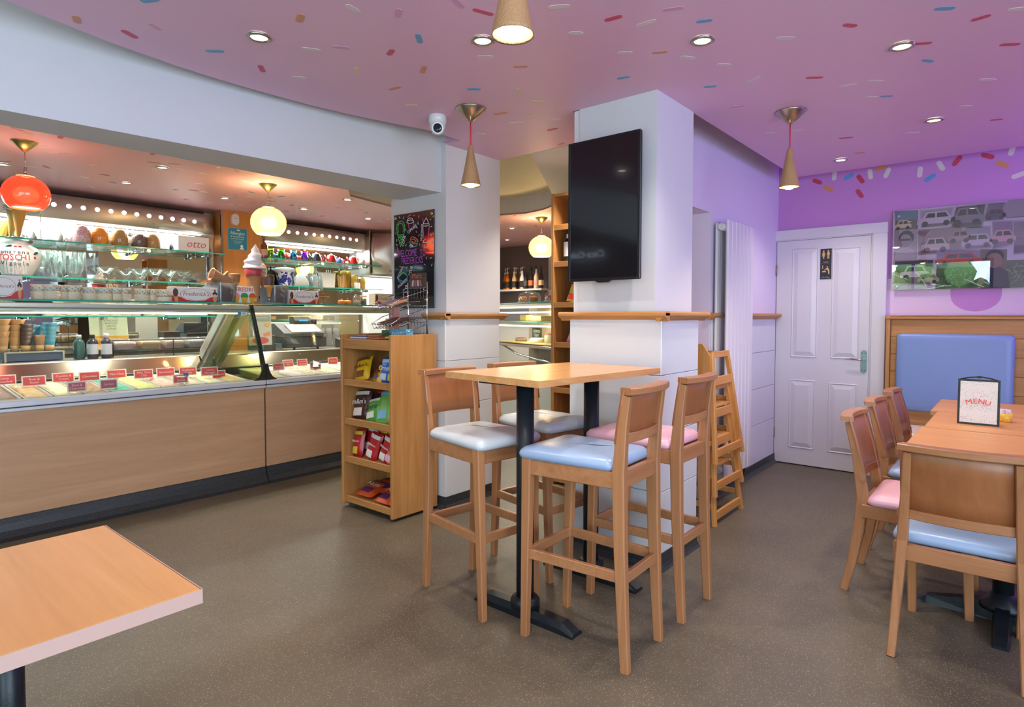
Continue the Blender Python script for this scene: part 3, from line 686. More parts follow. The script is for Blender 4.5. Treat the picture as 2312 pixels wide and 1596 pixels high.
o,cy,cz = ppic([(0.776, 2.128), (0.619, 2.12), (0.616, 1.974), (0.769, 1.979)], '8C8C80', '7C7868', '7FB0BC', .97); pcar(o,cy+.02,cz-.035,.11,.08,'E2D9A0')
o,cy,cz = ppic([(0.607, 2.114), (0.39, 2.121), (0.424, 1.979), (0.6, 1.977)], 'E8DEE4', '8C8388', 'CFC2CC'); pcar(o,cy,cz-.005,.24,.12,'DDD4DA')
o,cy,cz = ppic([(0.386, 2.121), (0.199, 2.126), (0.219, 1.938), (0.416, 1.969)], 'DCD2DA', '5C565E', '4C4A52'); pcar(o,cy+.01,cz,.20,.15,'8F8A90')
o,cy,cz = ppic([(0.196, 2.126), (0.092, 2.122), (0.099, 1.992), (0.217, 1.991)], 'D8CEDA', '7B6C8A', '94869E'); pcar(o,cy,cz-.02,.12,.08,'5C5068')
o,cy,cz = ppic([(0.092, 2.122), (-0.015, 2.119), (-0.018, 1.997), (0.093, 1.998)], 'E2DADF', '87808A', 'DDD6DA'); pr_poly('house_image', [(cy-.07,cz-.05),(cy+.07,cz-.05),(cy+.07,cz+.03),(cy+.04,cz+.07),(cy-.07,cz+.07)], 'C9C2C6', .0026, o)
o,cy,cz = ppic([(0.773, 1.979), (0.62, 1.974), (0.619, 1.744), (0.772, 1.743)], 'D2C8CC', 'CFC6CA', None, .98)
pr_poly('portrait_image', [(cy-.075,cz-.115),(cy+.075,cz-.115),(cy+.06,cz-.05),(cy+.02,cz-.02),(cy-.02,cz-.02),(cy-.06,cz-.05)], 'E3DADD', .0020, o)
pr_poly('portrait_image', disc(cy-.005,cz+.055,.050,16,.055), '3B363A', .0022, o); pr_poly('portrait_image', disc(cy,cz+.030,.040,16,.052), 'B9ABAF', .0030, o)
pr_poly('portrait_image', [(cy-.035,cz+.045),(cy+.035,cz+.045),(cy+.03,cz+.03),(cy-.03,cz+.03)], '3B363A', .0038, o)
o,cy,cz = ppic([(0.616, 1.969), (0.342, 1.972), (0.331, 1.781), (0.611, 1.772)], 'BCA9A8', 'A08C88', 'C4ADA8'); pcar(o,cy+.03,cz-.03,.18,.12,'D6C7C2'); pcar(o,cy-.12,cz+.02,.14,.10,'B79A96')
o,cy,cz = ppic([(0.335, 1.957), (0.171, 1.96), (0.16, 1.796), (0.331, 1.79)], 'E4DCE4', '8B8590', 'B8B0BC'); pcar(o,cy,cz-.02,.19,.11,'CFC6D0')
o,cy,cz = ppic([(0.168, 1.99), (0.048, 1.987), (0.044, 1.805), (0.16, 1.787)], 'D8CAD8', '8D7A98', 'A890B0'); pcar(o,cy,cz-.02,.15,.11,'DDB2B0')
o,cy,cz = ppic([(0.048, 1.987), (-0.018, 1.985), (-0.024, 1.739), (0.042, 1.735)], 'E6DEE4', '8E8090', 'A7A0A4')
o,cy,cz = ppic([(0.496, 1.811), (0.23, 1.783), (0.227, 1.676), (0.492, 1.662)], 'C6BCC8', 'A9A2AE', 'C2BCCC', .99); pcar(o,cy,cz-.005,.29,.10,'E2683C','8FA6B4')
for pl_, c1, c2 in (([(0.492, 1.667), (0.227, 1.671), (0.234, 1.51), (0.497, 1.509)], '6C8A5A', '59744A'), ([(0.078, 1.702), (-0.025, 1.701), (-0.03, 1.507), (0.08, 1.506)], '6C8A5A', '7E9360')):  # painted reflection: green prints stand in for greenery mirrored in the acrylic
    o,cy,cz = ppic(pl_, c1, c2, None, .97)
    g = MB()
    for k in range(70):
        y, z, a = cy+random.uniform(-.15,.15)*.6, cz+random.uniform(-.06,.06), random.uniform(0,PI)
        g.prism(capsule(y, z, random.uniform(.02,.05), .003, a, 2), PX-.0026, PX-.0020, 'x', k % 2)
    g_ = g.build('greenery_reflection', [C('9DB88A',.5), C('40582F',.5)], o); g_['kind'] = 'stuff'
o,cy,cz = ppic([(0.23, 1.792), (0.077, 1.781), (0.077, 1.51), (0.237, 1.515)], 'B9A488', 'A08E78', None, .99)
pr_poly('portrait_image', [(cy-.10,cz-.145),(cy+.07,cz-.145),(cy+.05,cz-.02),(cy+.01,cz+.015),(cy-.04,cz+.015),(cy-.085,cz-.03)], '3C3644', .0026, o)
pr_poly('portrait_image', disc(cy-.008,cz+.085,.055,16,.05), '2D2628', .0028, o); pr_poly('portrait_image', disc(cy-.008,cz+.055,.046,16,.055), 'C49A80', .0036, o)
pr_poly('portrait_image', capsule(cy+.055,cz-.06,.14,.034,1.9), 'C49A80', .0040, o)
o,cy,cz = ppic([(0.777, 1.749), (0.498, 1.741), (0.52, 1.533), (0.777, 1.556)], 'E4DAD8', '8A6A64', '5F5252'); pcar(o,cy-.01,cz-.005,.19,.12,'DACFCB'); pcar(o,cy-.10,cz-.055,.14,.08,'C59C98')
MB().box(PX-.0105,-.95,1.508,PX-.0075,.782,2.130,.0005).build('acrylic_sheet', 'acrylic' if 'acrylic' in M else thinglass('acrylic', 'F6F4F8', 1.3), pc)
# ---------------------------------------------------------------- television on the pillar
tv = thing('television', 'black flat television hung upright on the white pillar', 'television', (2.78,1.70,1.866))
MB().box(0,-.219,-.376,.022,.219,.376,.005).build('housing', 'black_plastic', tv)
bb = MB().box(.020,-.195,-.345,.052,.195,.345,.006).build('back_cover', C('2A2438', .4), tv)
MB().box(-.0015,-.205,-.362,.0,.205,.364).build('screen', 'screen', tv)
MB().box(-.003,-.219,-.376,.0,-.205,.376,.001).box(-.003,.205,-.376,.0,.219,.376,.001).box(-.003,-.205,.364,0,.205,.376,.001).box(-.003,-.205,-.376,0,.205,-.362,.001).build('bezel', C('14151A', .3), tv)
MB().prism([(-.05,-.376),(.05,-.376),(.03,-.387),(-.03,-.387)], .002, .018, 'x').build('sensor', 'black_plastic', tv)
v = MB()
for k in range(14): v.box(.026,-.1965,-.30+k*.009,.046,-.195,-.295+k*.009); v.box(.026,-.1965,.20+k*.009,.046,-.195,.205+k*.009)
v_ = v.build('vent', C('050506', .6), bb); v_['kind'] = 'stuff'
MB().box(.05,-.10,-.12,.088,.10,.12,.003).build('wall_bracket', 'black_metal', tv)
# neon lettering on the wall behind the camera (seen as a reflection in the television)
ns = thing('neon_sign', 'white neon script sign on the rear wall, mirrored in the television', 'neon sign', (-1.885,4.80,2.19))
text('tubing', 'Coca-Cola', .135, glow('neon_white','DCEBFF',5), ns, (0,0,0), (PI/2,0,PI/2), .004, shear=.3)
MB().box(-.012,-.30,-.09,-.006,.30,.09,.002).build('backing', 'clear_plastic', ns)
# ---------------------------------------------------------------- radiator
rd = thing('radiator', 'tall white flat-panel radiator on the side wall before the door', 'radiator', (4.17,1.545,0))
for k in range(7): MB().box(k*.075,0,.16,k*.075+.072,.022,1.97,.008).build('panel', 'white_gloss', rd)
for k in range(7): MB().box(k*.075,.078,.18,k*.075+.072,.096,1.95,.006).build('panel', 'white_gloss', rd)
for z in (.22,1.92): MB().tube([(-.01,.050,z),(.54,.050,z)], .024, 12).build('header_pipe', 'white_gloss', rd)
for z in (.45,1.65): MB().box(.10,.09,z,.14,.102,z+.05).box(.40,.09,z,.44,.102,z+.05).build('wall_bracket', 'white_gloss', rd)
MB().tube([(.50,.05,.22),(.50,.05,.08),(.50,.10,.08)], .010, 8).lathe([(.018,.11),(.018,.16)], 10, (.50,.05,0)).build('valve', C('2B2B30', .4), rd)
# ---------------------------------------------------------------- stacked wooden high chairs
def high_chair(label, z0):
    t = thing('high_chair', label, 'high chair', (3.87,1.65,z0), group='stacked wooden high chairs')
    H = .68
    def P(sx, sy, z): k = z/H; return (sx*(.235 - .105*k), sy*(.24 - .075*k), z)
    for sx in (-1, 1):
        for sy in (-1, 1):
            MB().bar([P(sx,sy,0), P(sx,sy,H)], .034, .026).build('leg', 'pine', t)
    def rail_(a, b, z, w, nm='rail'):
        MB().bar([P(*a,z), P(*b,z)], w, .018, ref=(0,0,1)).build(nm, 'pine_x', t)
    for z, w in ((.06,.05),(.665,.04)): rail_((-1,-1),(1,-1),z,w)
    rail_((-1,-1),(1,-1),.50,.055)
    for sx in (-1, 1):
        rail_((sx,-1),(sx,1),.12,.032); rail_((sx,-1),(sx,1),.36,.032); rail_((sx,-1),(sx,1),.66,.035)
    rail_((-1,1),(1,1),.12,.04); rail_((-1,1),(1,1),.55,.05)
    MB().box(-.165,-.185,.33,.165,.185,.345,.002).build('seat', 'pine_x', t)
    MB().prism([(-.17,.46),(.17,.46),(.17,.66),(.12,.735),(-.12,.735),(-.17,.66)], -.165, -.150, 'x').build('backrest', 'pine', t)
    MB().bar([(-.06,-.16,.36),(.02,-.10,.48),(.06,-.02,.56)], .035, .004).build('safety_strap', C('23242C', .6), t)
    return t
high_chair('wooden high chair standing on the floor at the bottom of the stack', 0)
high_chair('wooden high chair in the middle of the stack', .185)
high_chair('wooden high chair on top of the stack, below the white radiator edge', .39)

# ================================================================ ICE CREAM COUNTER
PROF = [(4.515,.803),(4.535,.88),(4.565,.966),(4.60,1.07),(4.643,1.174),(4.685,1.28),(4.729,1.385)]
plain('pan_white', 'CFCBC2', .3)
def counter_unit(label, x0, x1, ends):
    t = thing('display_counter', label, 'display counter', (x0,4.52,0), group='ice cream display counters')
    L = x1-x0
    def Q(pts): return [(a-4.52, z) for a, z in pts]
    n = max(1, round(L/3.2)); 
    MB().box(.003,0,.12,L-.003,.022,.742,.001).build('front_panel', 'panel_wood', t)
    MB().prism([(.01,.12),(-.005,.085),(-.015,.045),(-.045,.012),(-.085,.0),(.05,0),(.05,.12)], 0, L, 'x').build('plinth', 'cove_vinyl', t)
    MB().box(0,-.028,.768,L,.06,.803,.004).box(0,-.022,.742,L,.04,.762,.003).build('front_ledge', 'white_metal', t)
    MB().box(.001,-.012,.760,L-.001,.04,.770).build('shadow_gap', C('16161C', .5), t)
    MB().box(.004,.03,.03,L-.004,1.30,.73).build('body', C('A9A49A', .4, metal=.6), t)
    MB().add([(.004,.06,.745),(L-.004,.06,.745),(L-.004,.74,.800),(.004,.74,.800),(.004,.06,.72),(L-.004,.06,.72),(L-.004,.74,.72),(.004,.74,.72)],[(0,1,2,3),(7,6,5,4),(0,4,5,1),(1,5,6,2),(2,6,7,3),(3,7,4,0)]).build('well_floor', 'steel_x', t)
    # steel upstand behind the pans, dark rail and rear worktop
    b = MB().prism(Q([(5.27,.74),(5.29,.74),(5.46,.945),(5.44,.955)]), .004, L-.004, 'x'); b.build('upstand', steel('upstand_steel','A49C8C',.14,'x') if 'upstand_steel' not in M else 'upstand_steel', t)
    MB().box(.004,.69,.775,L-.004,.735,.862,.004).build('rail', C('3A3432', .3), t)
    MB().box(0,.92,.935,L,1.36,.965,.006).build('worktop', 'steel_x', t)
    MB().box(0,.95,.73,L,1.34,.935).build('rear_cabinet', 'steel_x', t)
    # curved front glass
    def fg(u, v):
        k = v*(len(PROF)-1); i = min(int(k), len(PROF)-2); q = k-i
        a, z = PROF[i]; c, d = PROF[i+1]; return (.012+(L-.024)*u, a+(c-a)*q-4.52, z+(d-z)*q)
    MB().sheet(fg, 1, 6, .005).build('front_glass', 'case_glass', t)
    for e in ends:
        xx = .006 if e == 0 else L-.006
        poly = Q([(a+.006, z) for a, z in PROF] + [(5.0,1.385),(5.46,.95),(5.27,.80),(4.6,.80)])
        MB().prism(poly, xx-.003, xx+.003, 'x').build('end_glass', 'end_glass' if 'end_glass' in M else thinglass('end_glass','F3F6E2',.8), t)
        g = MB().bar([(xx, a-4.524, z) for a, z in PROF], [.014]*7, [.02]*7)
        g.build('glass_trim', C('2A2C24', .3), t)
        s = 1 if e == 0 else -1
        MB().prism([(xx-.008*s,.803),(xx+.085*s,.803),(xx+.045*s,.83),(xx+.022*s,.87),(xx+.010*s,.93),(xx-.008*s,.93)], -.018, -.004, 'y', T=Matrix.Shear('XZ',4,(0,0)) if 0 else None).build('trim_foot', C('2A2C24', .3), t)
        # slanted rear post
        MB().bar([(xx+.045*s, 5.44-4.52, .94), (xx+.045*s, 4.98-4.52, 1.36)], .07, .13).bar([(xx+.088*s, 5.42-4.52, .95), (xx+.088*s, 4.95-4.52, 1.36)], .012, .05).build('rear_post', 'alu_cream', t)
        MB().bar([(xx+.05*s, 5.49-4.52, .98), (xx+.05*s, 5.05-4.52, 1.36)], .02, .07).build('sliding_door_edge', C('E4D6CE', .4), t)
    # top frame with fluorescent strip and glass shelf
    fr_ = MB().box(0,.195,1.355,L,.52,1.386,.004).box(0,.205,1.328,L,.50,1.355,.006); fr_.build('top_frame', 'alu_cream', t)
    MB().box(.03,.225,1.318,L-.03,.30,1.328).build('light_strip', 'strip_warm', t)
    MB().box(0,.16,1.396,L,.62,1.406).build('top_glass', 'shelf_glass', t)
    MB().box(0,.157,1.3955,L,.160,1.4065).build('glass_rim', 'glass_edge', t)
    for k in range(int((L-.5)/1.5)+1):
        MB().box(.3+k*1.5,.25,1.386,.5+k*1.5,.42,1.396,.002).build('shelf_foot', C('2B3230', .4), t)
    l = light('counter_strip', 'AREA', (x0+L/2, 4.80, 1.314), .9*L, (1,.95,.82), L*.92, .08); l.parent = None
    return t
counter_unit('longer ice cream counter unit, left of the curved glass joint', -.9, 2.383, [1])
counter_unit('shorter ice cream counter unit, right of the curved glass joint', 2.391, 4.0, [0])
# ---------------------------------------------------------------- ice cream tubs
def ice(name, cols, rough=.55, scale=40, pos=.5, w=.25):
    m, nt, b = base(name); L = nt.links.new
    tc = nt.nodes.new('ShaderNodeTexCoord'); n = nt.nodes.new('ShaderNodeTexNoise'); n.inputs['Scale'].default_value = scale; n.inputs['Detail'].default_value = 3
    cr = nt.nodes.new('ShaderNodeValToRGB'); cr.color_ramp.elements[0].position = pos-w/2; cr.color_ramp.elements[1].position = pos+w/2
    cr.color_ramp.elements[0].color = lin(cols[0]); cr.color_ramp.elements[1].color = lin(cols[1])
    L(tc.outputs['Object'], n.inputs[0]); L(n.outputs['Fac'], cr.inputs[0]); L(cr.outputs[0], b.inputs['Base Color']); b.inputs['Roughness'].default_value = rough
    bp = nt.nodes.new('ShaderNodeBump'); bp.inputs['Strength'].default_value = .5; bp.inputs['Distance'].default_value = .006
    L(n.outputs['Fac'], bp.inputs['Height']); L(bp.outputs[0], b.inputs['Normal']); return m
flav = [('milk chocolate','8A5A3C','A87450',18),('dark chocolate','6E4630','8A5A40',18),('orange and brown marbled','B98A4C','D9B070',14),('cream vanilla with crumbs','E8D6A0','EFE3BE',30),
        ('hazelnut brown','8C5630','C08A5A',16),('mint green','2FA98C','5CC9AC',12),('lime yellow','D6D860','E8E69A',34),('salmon pink','E9A58C','F2CDBB',16),
        ('pale peach','EBCFA8','F3E3C6',18),('pale lemon','E9D892','F3EBC8',14),('golden caramel','D9AE62','E8CE92',12)]
flav2 = [('yellow swirled','E6C98C','F1E2C0',14),('rose pink','EBC6C0','F3DEDA',14),('nut topped','B98F58','EBD9B8',34),('lemon rippled','EBD68A','F1E6D4',14),('ivory','EDE0B8','F3EBD0',12),('cream yellow','EDE2B4','F4EDCF',12),('pale custard','E9DDB0','F2EACC',12)]
def tub(label, x, w, mat, d0=4.60, d1=5.14):
    t = thing('ice_cream_tub', label, 'ice cream tub', (x,(d0+d1)/2,.772), group='ice cream tubs in the counter'); t.rotation_euler = (.085,0,0); hx, hy = w/2-.004, (d1-d0)/2
    R = lambda i, z, r=.02: rrect(hx, hx, -hy, hy, z, r, i, 3)
    MB().loft([R(.012,0), R(.002,.045), R(0,.050), R(0,.056), R(.009,.056), R(.011,.040)], 0, True, False).build('pan', 'pan_white', t)
    hz = [[random.uniform(-.006,.007) for _ in range(12)] for _ in range(7)]
    def f(u, v):
        i, j = u*6, v*11; e = 4*u*(1-u)*.5+.5; g = min(1, 8*v*(1-v))
        return (-hx+.011+(2*hx-.022)*u, -hy+.011+(2*hy-.022)*v, .046+(hz[round(i)][round(j)]+.016*e)*min(1, 6*u*(1-u)+.1)*g)
    MB().sheet(f, 6, 11, -.004).build('ice_cream', mat, t)
for k, (nm, a, b, s) in enumerate(flav):
    x = .745 - .31 + .155*(k+.5); order = 'of the left counter unit'
    tub(f'white tub of {nm} ice cream in the left counter unit', .59+.155*(k+.5), .155, ice('ice_%d' % k, (a, b), scale=s))
for k in range(6):
    tub(f'white tub of pale ice cream, {["first","second","third","fourth","fifth","sixth"][k]} from the left end of the counter', .59-.155*(6-k)+.0775, .155, M['ice_%d' % (k % 5)])
for k, (nm, a, b, s) in enumerate(flav2):
    tub(f'white tub of {nm} ice cream in the right counter unit', 2.47+.185*(k+.5), .185, ice('icb_%d' % k, (a, b), scale=s))
# ---------------------------------------------------------------- flavour cards
LBL = [(10,880,.811,'Dulce\nChocolate','above the milk chocolate ice cream at the left edge'),(78,882,.811,'Rum &\nRaisin','in the marbled orange-brown ice cream'),(144,873,.811,'Cookies &\nCream','in the cream vanilla ice cream'),
 (203,870,.811,'Chocolate','in the hazelnut brown ice cream'),(264,864,.811,'Mint Choc','in the mint green ice cream'),(325,864,.811,'Mint Choc\nChip','in the lime yellow ice cream'),(375,859,.811,'Strawberry','in the salmon pink ice cream'),
 (425,857,.811,'Raspberry\nRipple','in the pale peach ice cream'),(474,857,.811,'Lemon\nMeringue','in the pale lemon ice cream'),(630,845,.811,'Cherry','in the rose pink ice cream, lower of its neighbours'),
 (651,836,.811,'Pistachio\nNut','behind the nut topped ice cream'),(683,834,.811,'Toasted\nCoconut','in the lemon rippled ice cream'),(716,843,.811,'Vanilla','low in front of the ivory ice cream'),(752,830,.811,'Banana','at the far right end next to the snack unit')]
pos = [(0.914, 5.168, 0.811), (1.03, 4.955, 0.811), (1.22, 5.08, 0.811), (1.362, 5.036, 0.811), (1.545, 5.085, 0.811), (1.673, 4.933, 0.811), (1.839, 4.974, 0.811), (1.975, 4.912, 0.811), (2.082, 4.784, 0.811), (2.648, 4.776, 0.811), (2.899, 5.064, 0.811), (3.031, 5.049, 0.811), (2.899, 4.6, 0.811), (3.323, 5, 0.811)]
pos += [(1.19,4.66,.80),(1.375,4.68,.80),(1.83,4.68,.80),(2.16,4.80,.80)]
names = [l[3] for l in LBL] + ['Eton &\nChocolate','Sorbet','Mango\nSorbet','Caramel']
wh = [l[4] for l in LBL] + ['dark pink, against the front glass before the hazelnut tub','dark pink, against the front glass before the mint tub','against the front glass before the salmon tub, with a blue clip','in front of the golden caramel tub near the joint']
plain('card_red', 'DE4B4B', .5); plain('card_pink', 'C45A70', .5)
for k, (p, nm, w) in enumerate(zip(pos, names, wh)):
    c = thing('flavour_card', 'red flavour card ' + w, 'price card', (p[0], max(p[1],4.62), .812+.03*(k < 14)), group='red flavour cards')
    T = Matrix.Rotation(-.12, 4, 'X'); W_, H_ = (.13,.068) if k < 9 else (.105,.066)
    MB().box(-W_/2,-.001,0,W_/2,.001,H_,T=T).build('card', C('F0E6DC', .5), c)
    MB().box(-W_/2+.007,-.0018,.007,W_/2-.007,-.001,H_-.007,T=T).build('card_face', 'card_pink' if k in (14,15) else 'card_red', c)
    text('lettering', nm, .021, C('F6DAD2', .5), c, (0,-.0024-.12*H_*.5*-1*0-.004+.0035, H_*.5), (PI/2-.12,0,0), .0002)
    MB().tube([(0,.0015,-.03),(0,.0015,.01)], .0015, 5).build('pin', 'chrome', c)
    if k == 16: MB().box(.02,-.006,.045,.055,-.001,.075,.004,T=T).build('clip', C('2E6FA8', .4), c)
# ---------------------------------------------------------------- on the rear worktop of the counter
WZ = .966
def xat(u, v, y): return None
t = thing('cone_tray', 'slate blue tray box with pale corner trims holding stacked cones', 'tray', (1.175,5.70,WZ))
MB().box(-.175,-.10,.004,.175,.10,.072,.002).build('box', C('4E5B6E', .5), t)
MB().box(-.18,-.105,.064,.18,-.098,.074).box(-.18,-.105,0,-.168,-.098,.064).box(.168,-.105,0,.18,-.098,.064).build('trim', C('C9BBA0', .5), t)
plain('wafer', 'BE8F58', .6, noise=.15, bump=.6); plain('wafer_light', 'D2A870', .6, noise=.1, bump=.5); plain('cone_choc', '4A3A30', .5, noise=.2); plain('cone_teal', '2F7F93', .5, noise=.15); plain('cone_nut', '9C7550', .7, noise=.35)
def cone_stack(label, x, y, z, h, n, r0, r1, mat, lean=0, base_mat='wafer_light'):
    t = thing('cone_stack', label, 'ice cream cones', (x,y,z), group='stacked cones on the tray')
    T = Matrix.Rotation(lean, 4, 'Y')
    MB().lathe([(r0*.85,0),(r0,.045),(r0*.9,.045)], 16, T=T).build('bottom_cone', base_mat, t)
    for k in range(n):
        z0 = .03 + (h-.06)*k/n
        q = .5+.5*k/n
        MB().lathe([(r0*.9*(.85+.25*q),z0),(r0+(r1-r0)*(k+1)/n+.004,z0+(h-.06)/n+.03),(r0+(r1-r0)*(k+1)/n-.006,z0+(h-.06)/n+.028)], 16, caps=False, T=T).build('cone', mat, t)
cone_stack('tall stack of waffle cones at the left end of the tray', 1.00, 5.66, WZ+.072, .24, 4, .032, .062, 'wafer', -.05)
cone_stack('second tall stack of waffle cones, leaning on its left-hand neighbour', 1.075, 5.70, WZ+.072, .24, 4, .030, .055, 'wafer', .05)
cone_stack('stack of dark chocolate cones behind a small wafer cup', 1.135, 5.68, WZ+.072, .205, 5, .034, .045, 'cone_choc', .04)
cone_stack('leaning stack of dull teal cones behind the nut covered cone', 1.18, 5.75, WZ+.072, .20, 4, .030, .042, 'cone_teal', .22)
cone_stack('short nut covered cone on the tray', 1.215, 5.66, WZ+.072, .12, 1, .030, .036, 'cone_nut', 0)
cone_stack('bright teal stack of cones at the right end of the tray', 1.275, 5.67, WZ+.072, .215, 5, .034, .043, 'cone_teal', .05)
def bottle(name, label, x, y, z, prof, mat, lab=None, cap=None, group=None, n=18):
    t = thing(name, label, 'bottle', (x,y,z), group=group)
    MB().lathe(prof, n).build('body', mat, t)
    if lab: MB().lathe([(lab[0]+.0008,lab[1]),(lab[0]+.0008,lab[2])], n, caps=False).build('label', lab[3], t)
    if cap: MB().lathe([(cap[0],cap[1]),(cap[0],cap[2]-.004),(cap[0]*.85,cap[2])], 14).build('cap', cap[3], t)
    return t
sauce = [(.034,0),(.038,.01),(.038,.125),(.030,.145),(.017,.155),(.017,.165)]
bottle('sauce_bottle', 'green sauce bottle, first of three on the counter worktop', 1.455, 5.62, WZ, sauce, C('2F5A55', .25), None, (.018,.162,.19,C('E6E6E6',.4)), 'sauce bottles on the worktop')
bottle('sauce_bottle', 'black capped dark sauce bottle with white label, middle of three', 1.545, 5.62, WZ, sauce, C('33323C', .25), (.038,.035,.115,C('D2D2DA',.5)), (.018,.162,.19,C('26262A',.4)), 'sauce bottles on the worktop')
bottle('sauce_bottle', 'white capped dark sauce bottle with white label, third of three', 1.64, 5.62, WZ, sauce, C('3A3544', .25), (.038,.03,.115,C('D2D2DA',.5)), (.018,.162,.195,C('E8E8EE',.4)), 'sauce bottles on the worktop')
def topping(label, x, y, w, mat):
    t = thing('topping_tub', label, 'food tub', (x,y,WZ+.055), group='topping tubs in the wire rack')
    a, b = w/2, .075
    MB().loft([rrect(a-.012,a-.012,-b+.012,b-.012,0,.015,0,3), rrect(a,a,-b,b,.09,.015,0,3), rrect(a+.006,a+.006,-b-.006,b+.006,.09,.015,0,3), rrect(a+.006,a+.006,-b-.006,b+.006,.094,.015,0,3)], 0, True, False).build('tub', 'clear_plastic', t)
    MB().loft([rrect(a-.014,a-.014,-b+.014,b-.014,.002,.013,0,3), rrect(a-.004,a-.004,-b+.004,b-.004,.062,.013,0,3), rrect(a-.02,a-.02,-b+.02,b-.02,.068,.013,0,3)]).build('topping', mat, t)
for k, (c1, c2, nm) in enumerate((('C9938A','E4C4B8','pink toppings'),('B08A58','CBAA78','tan crumb'),('A88A7A','C2AC98','brown flakes'),('9A9090','B4ACA8','grey sprinkles'),('B98F60','CFAE80','golden crumb'))):
    topping(f'clear tub of {nm} in the wire rack on the worktop', 1.79+.19*k, 5.72, .165, ice('top_%d' % k, (c1, c2), scale=120))
wr = thing('wire_rack', 'low black wire rack carrying five clear topping tubs', 'rack', (2.17,5.72,WZ))
for x in (-.48,-.02,.44):
    MB().tube([(x,-.085,0),(x,-.085,.14),(x,.085,.14),(x,.085,0)], .005, 6).build('leg', 'black_metal', wr)
MB().tube([(-.48,-.085,.135),(.44,-.085,.135)], .004, 6).tube([(-.48,.085,.135),(.44,.085,.135)], .004, 6).tube([(-.48,-.06,.05),(.44,-.06,.05)], .004, 6).tube([(-.48,.06,.05),(.44,.06,.05)], .004, 6).build('rail', 'black_metal', wr)
t = thing('scoop_jar', 'clear jar of white scoop handles beside the slanted glass post', 'jar', (2.47,5.63,WZ))
MB().lathe([(.032,0),(.034,.15),(.031,.15),(.030,.005)], 14, caps=False).build('jar', 'clear_plastic', t)
for k in range(3): MB().tube([(.008*k-.01,0,.01),(.02*k-.02,.01*(k-1),.19)], .009, 8).build('handle', C('E6E2DA', .4), t)
# window poster, allergen strip and maker's sticker stuck to the front glass
def on_glass(u0): pass
po = thing('poster', 'colourful food poster in a clear holder behind the right counter glass', 'poster', (2.83,5.42,.99), .10)
T = Matrix.Rotation(-.05, 4, 'X')
MB().box(-.12,-.001,.04,.12,.002,.325,.001,T=T).build('sheet', C('C9C6BE', .4), po)
pm = MB()
pm.prism(disc(0,.085,.085,18,.032), -.003, -.001, 'y', 2, T=T); pm.prism([(-.11,.25),(-.04,.30),(-.03,.24),(-.08,.21)], -.003, -.001, 'y', 1, T=T); pm.prism([(-.10,.20),(-.02,.15),(-.02,.12),(-.09,.13)], -.003, -.001, 'y', 3, T=T)
pm.prism([(.03,.15),(.10,.17),(.10,.13),(.04,.12)], -.003, -.001, 'y', 3, T=T); pm.prism([(-.11,.318),(.11,.318),(.11,.27),(.04,.26),(-.02,.27),(-.11,.26)], -.0026, -.001, 'y', 0, T=T); pm.prism(disc(.075,.235,.03,12,.02), -.003, -.001, 'y', 1, T=T)
pm.build('picture_print', [C('8FA3A0',.5), C('E3B45A',.5), C('D0465A',.5), C('E28A6A',.5)], po)
text('lettering', 'ALLERGEN MENU', .016, C('F0EEE8',.5), po, (0,-.0155,.297), (PI/2,0,0), .0003)
al = thing('allergen_strip', 'dark red allergen notice with a row of round icons, behind the glass', 'sign', (2.53,4.80,1.359))
MB().box(-.118,-.001,-.034,.118,.001,.034,.004).build('board', C('5E1F28', .4), al)
for k in range(8): MB().prism(disc(-.098+.028*k,-.019,.010,12), -.0025,-.001,'y').build('icon', C(['E8CDB8','E6D8C8','D9C0B4','7FA6B0','D8766C','E2C8B4','D9B8B0','EDE4D8'][k],.5), al)
text('lettering', 'FOOD ALLERGENS', .014, C('D84A50',.5), al, (-.03,-.0022,.024), (PI/2,0,0), .0003)
text('lettering', 'please speak to a member of staff', .0085, C('E6D8D0',.5), al, (-.03,-.0022,.011), (PI/2,0,0), .0003)
text('lettering', 'about the ingredients in your food', .0085, C('E6D8D0',.5), al, (-.03,-.0022,.001), (PI/2,0,0), .0003)
stk = thing('maker_sticker', 'small blue and white maker sticker on the curved glass near the joint', 'sticker', (2.301,4.695,1.321))
MB().prism(disc(-.022,0,.014,16), -.002,0,'y').build('disc', C('3F8FC0', .4), stk)
MB().box(-.008,-.002,-.012,.04,0,.012).build('plate', C('E8E8E0', .4), stk)
text('lettering', 'ISA', .020, C('1E1E22',.5), stk, (.015,-.0026,0), (PI/2,0,0), .0003)
# till with display, cash drawer, binder and books
tl = thing('cash_register', 'dark grey electronic till with blue lit display', 'cash register', (3.40,5.66,WZ), .03)
MB().box(-.25,-.12,.02,.21,.16,.13,.006).build('drawer', C('34373C', .45), tl)
MB().lathe([(.008,0),(.008,.004)], 10, T=Matrix.Translation((.03,-.121,.06)) @ Matrix.Rotation(PI/2,4,'X')).build('lock', 'chrome', tl)
for sx in (-.15,.12): MB().lathe([(.012,0),(.012,.022)], 10, (sx,-.09,0)).build('rubber_foot', C('151518',.6), tl)
MB().prism([(-.13,.132),(.14,.132),(.14,.25),(.05,.26),(-.13,.165)], -.28, .17, 'x').build('body', C('3A3E43', .5), tl)
MB().prism([(-.118,.172),(.02,.246),(.016,.252),(-.122,.178)], -.19, .15, 'x').build('keypad', C('B9AE98', .45), tl)
dp = MB().prism([(.02,.25),(.12,.25),(.12,.33),(.05,.33),(.02,.29)], -.07, .12, 'x').build('display', C('2E3236', .4), tl)
MB().box(-.02,.018,.285,.08,.032,.30,.001).build('screen', glow('till_blue','3F86FF',2.2), dp)
MB().lathe([(.03,0),(.03,.05),(.025,.055)], 14, (.17,.05,.25)).build('printer_knob', C('26282C', .4), tl)
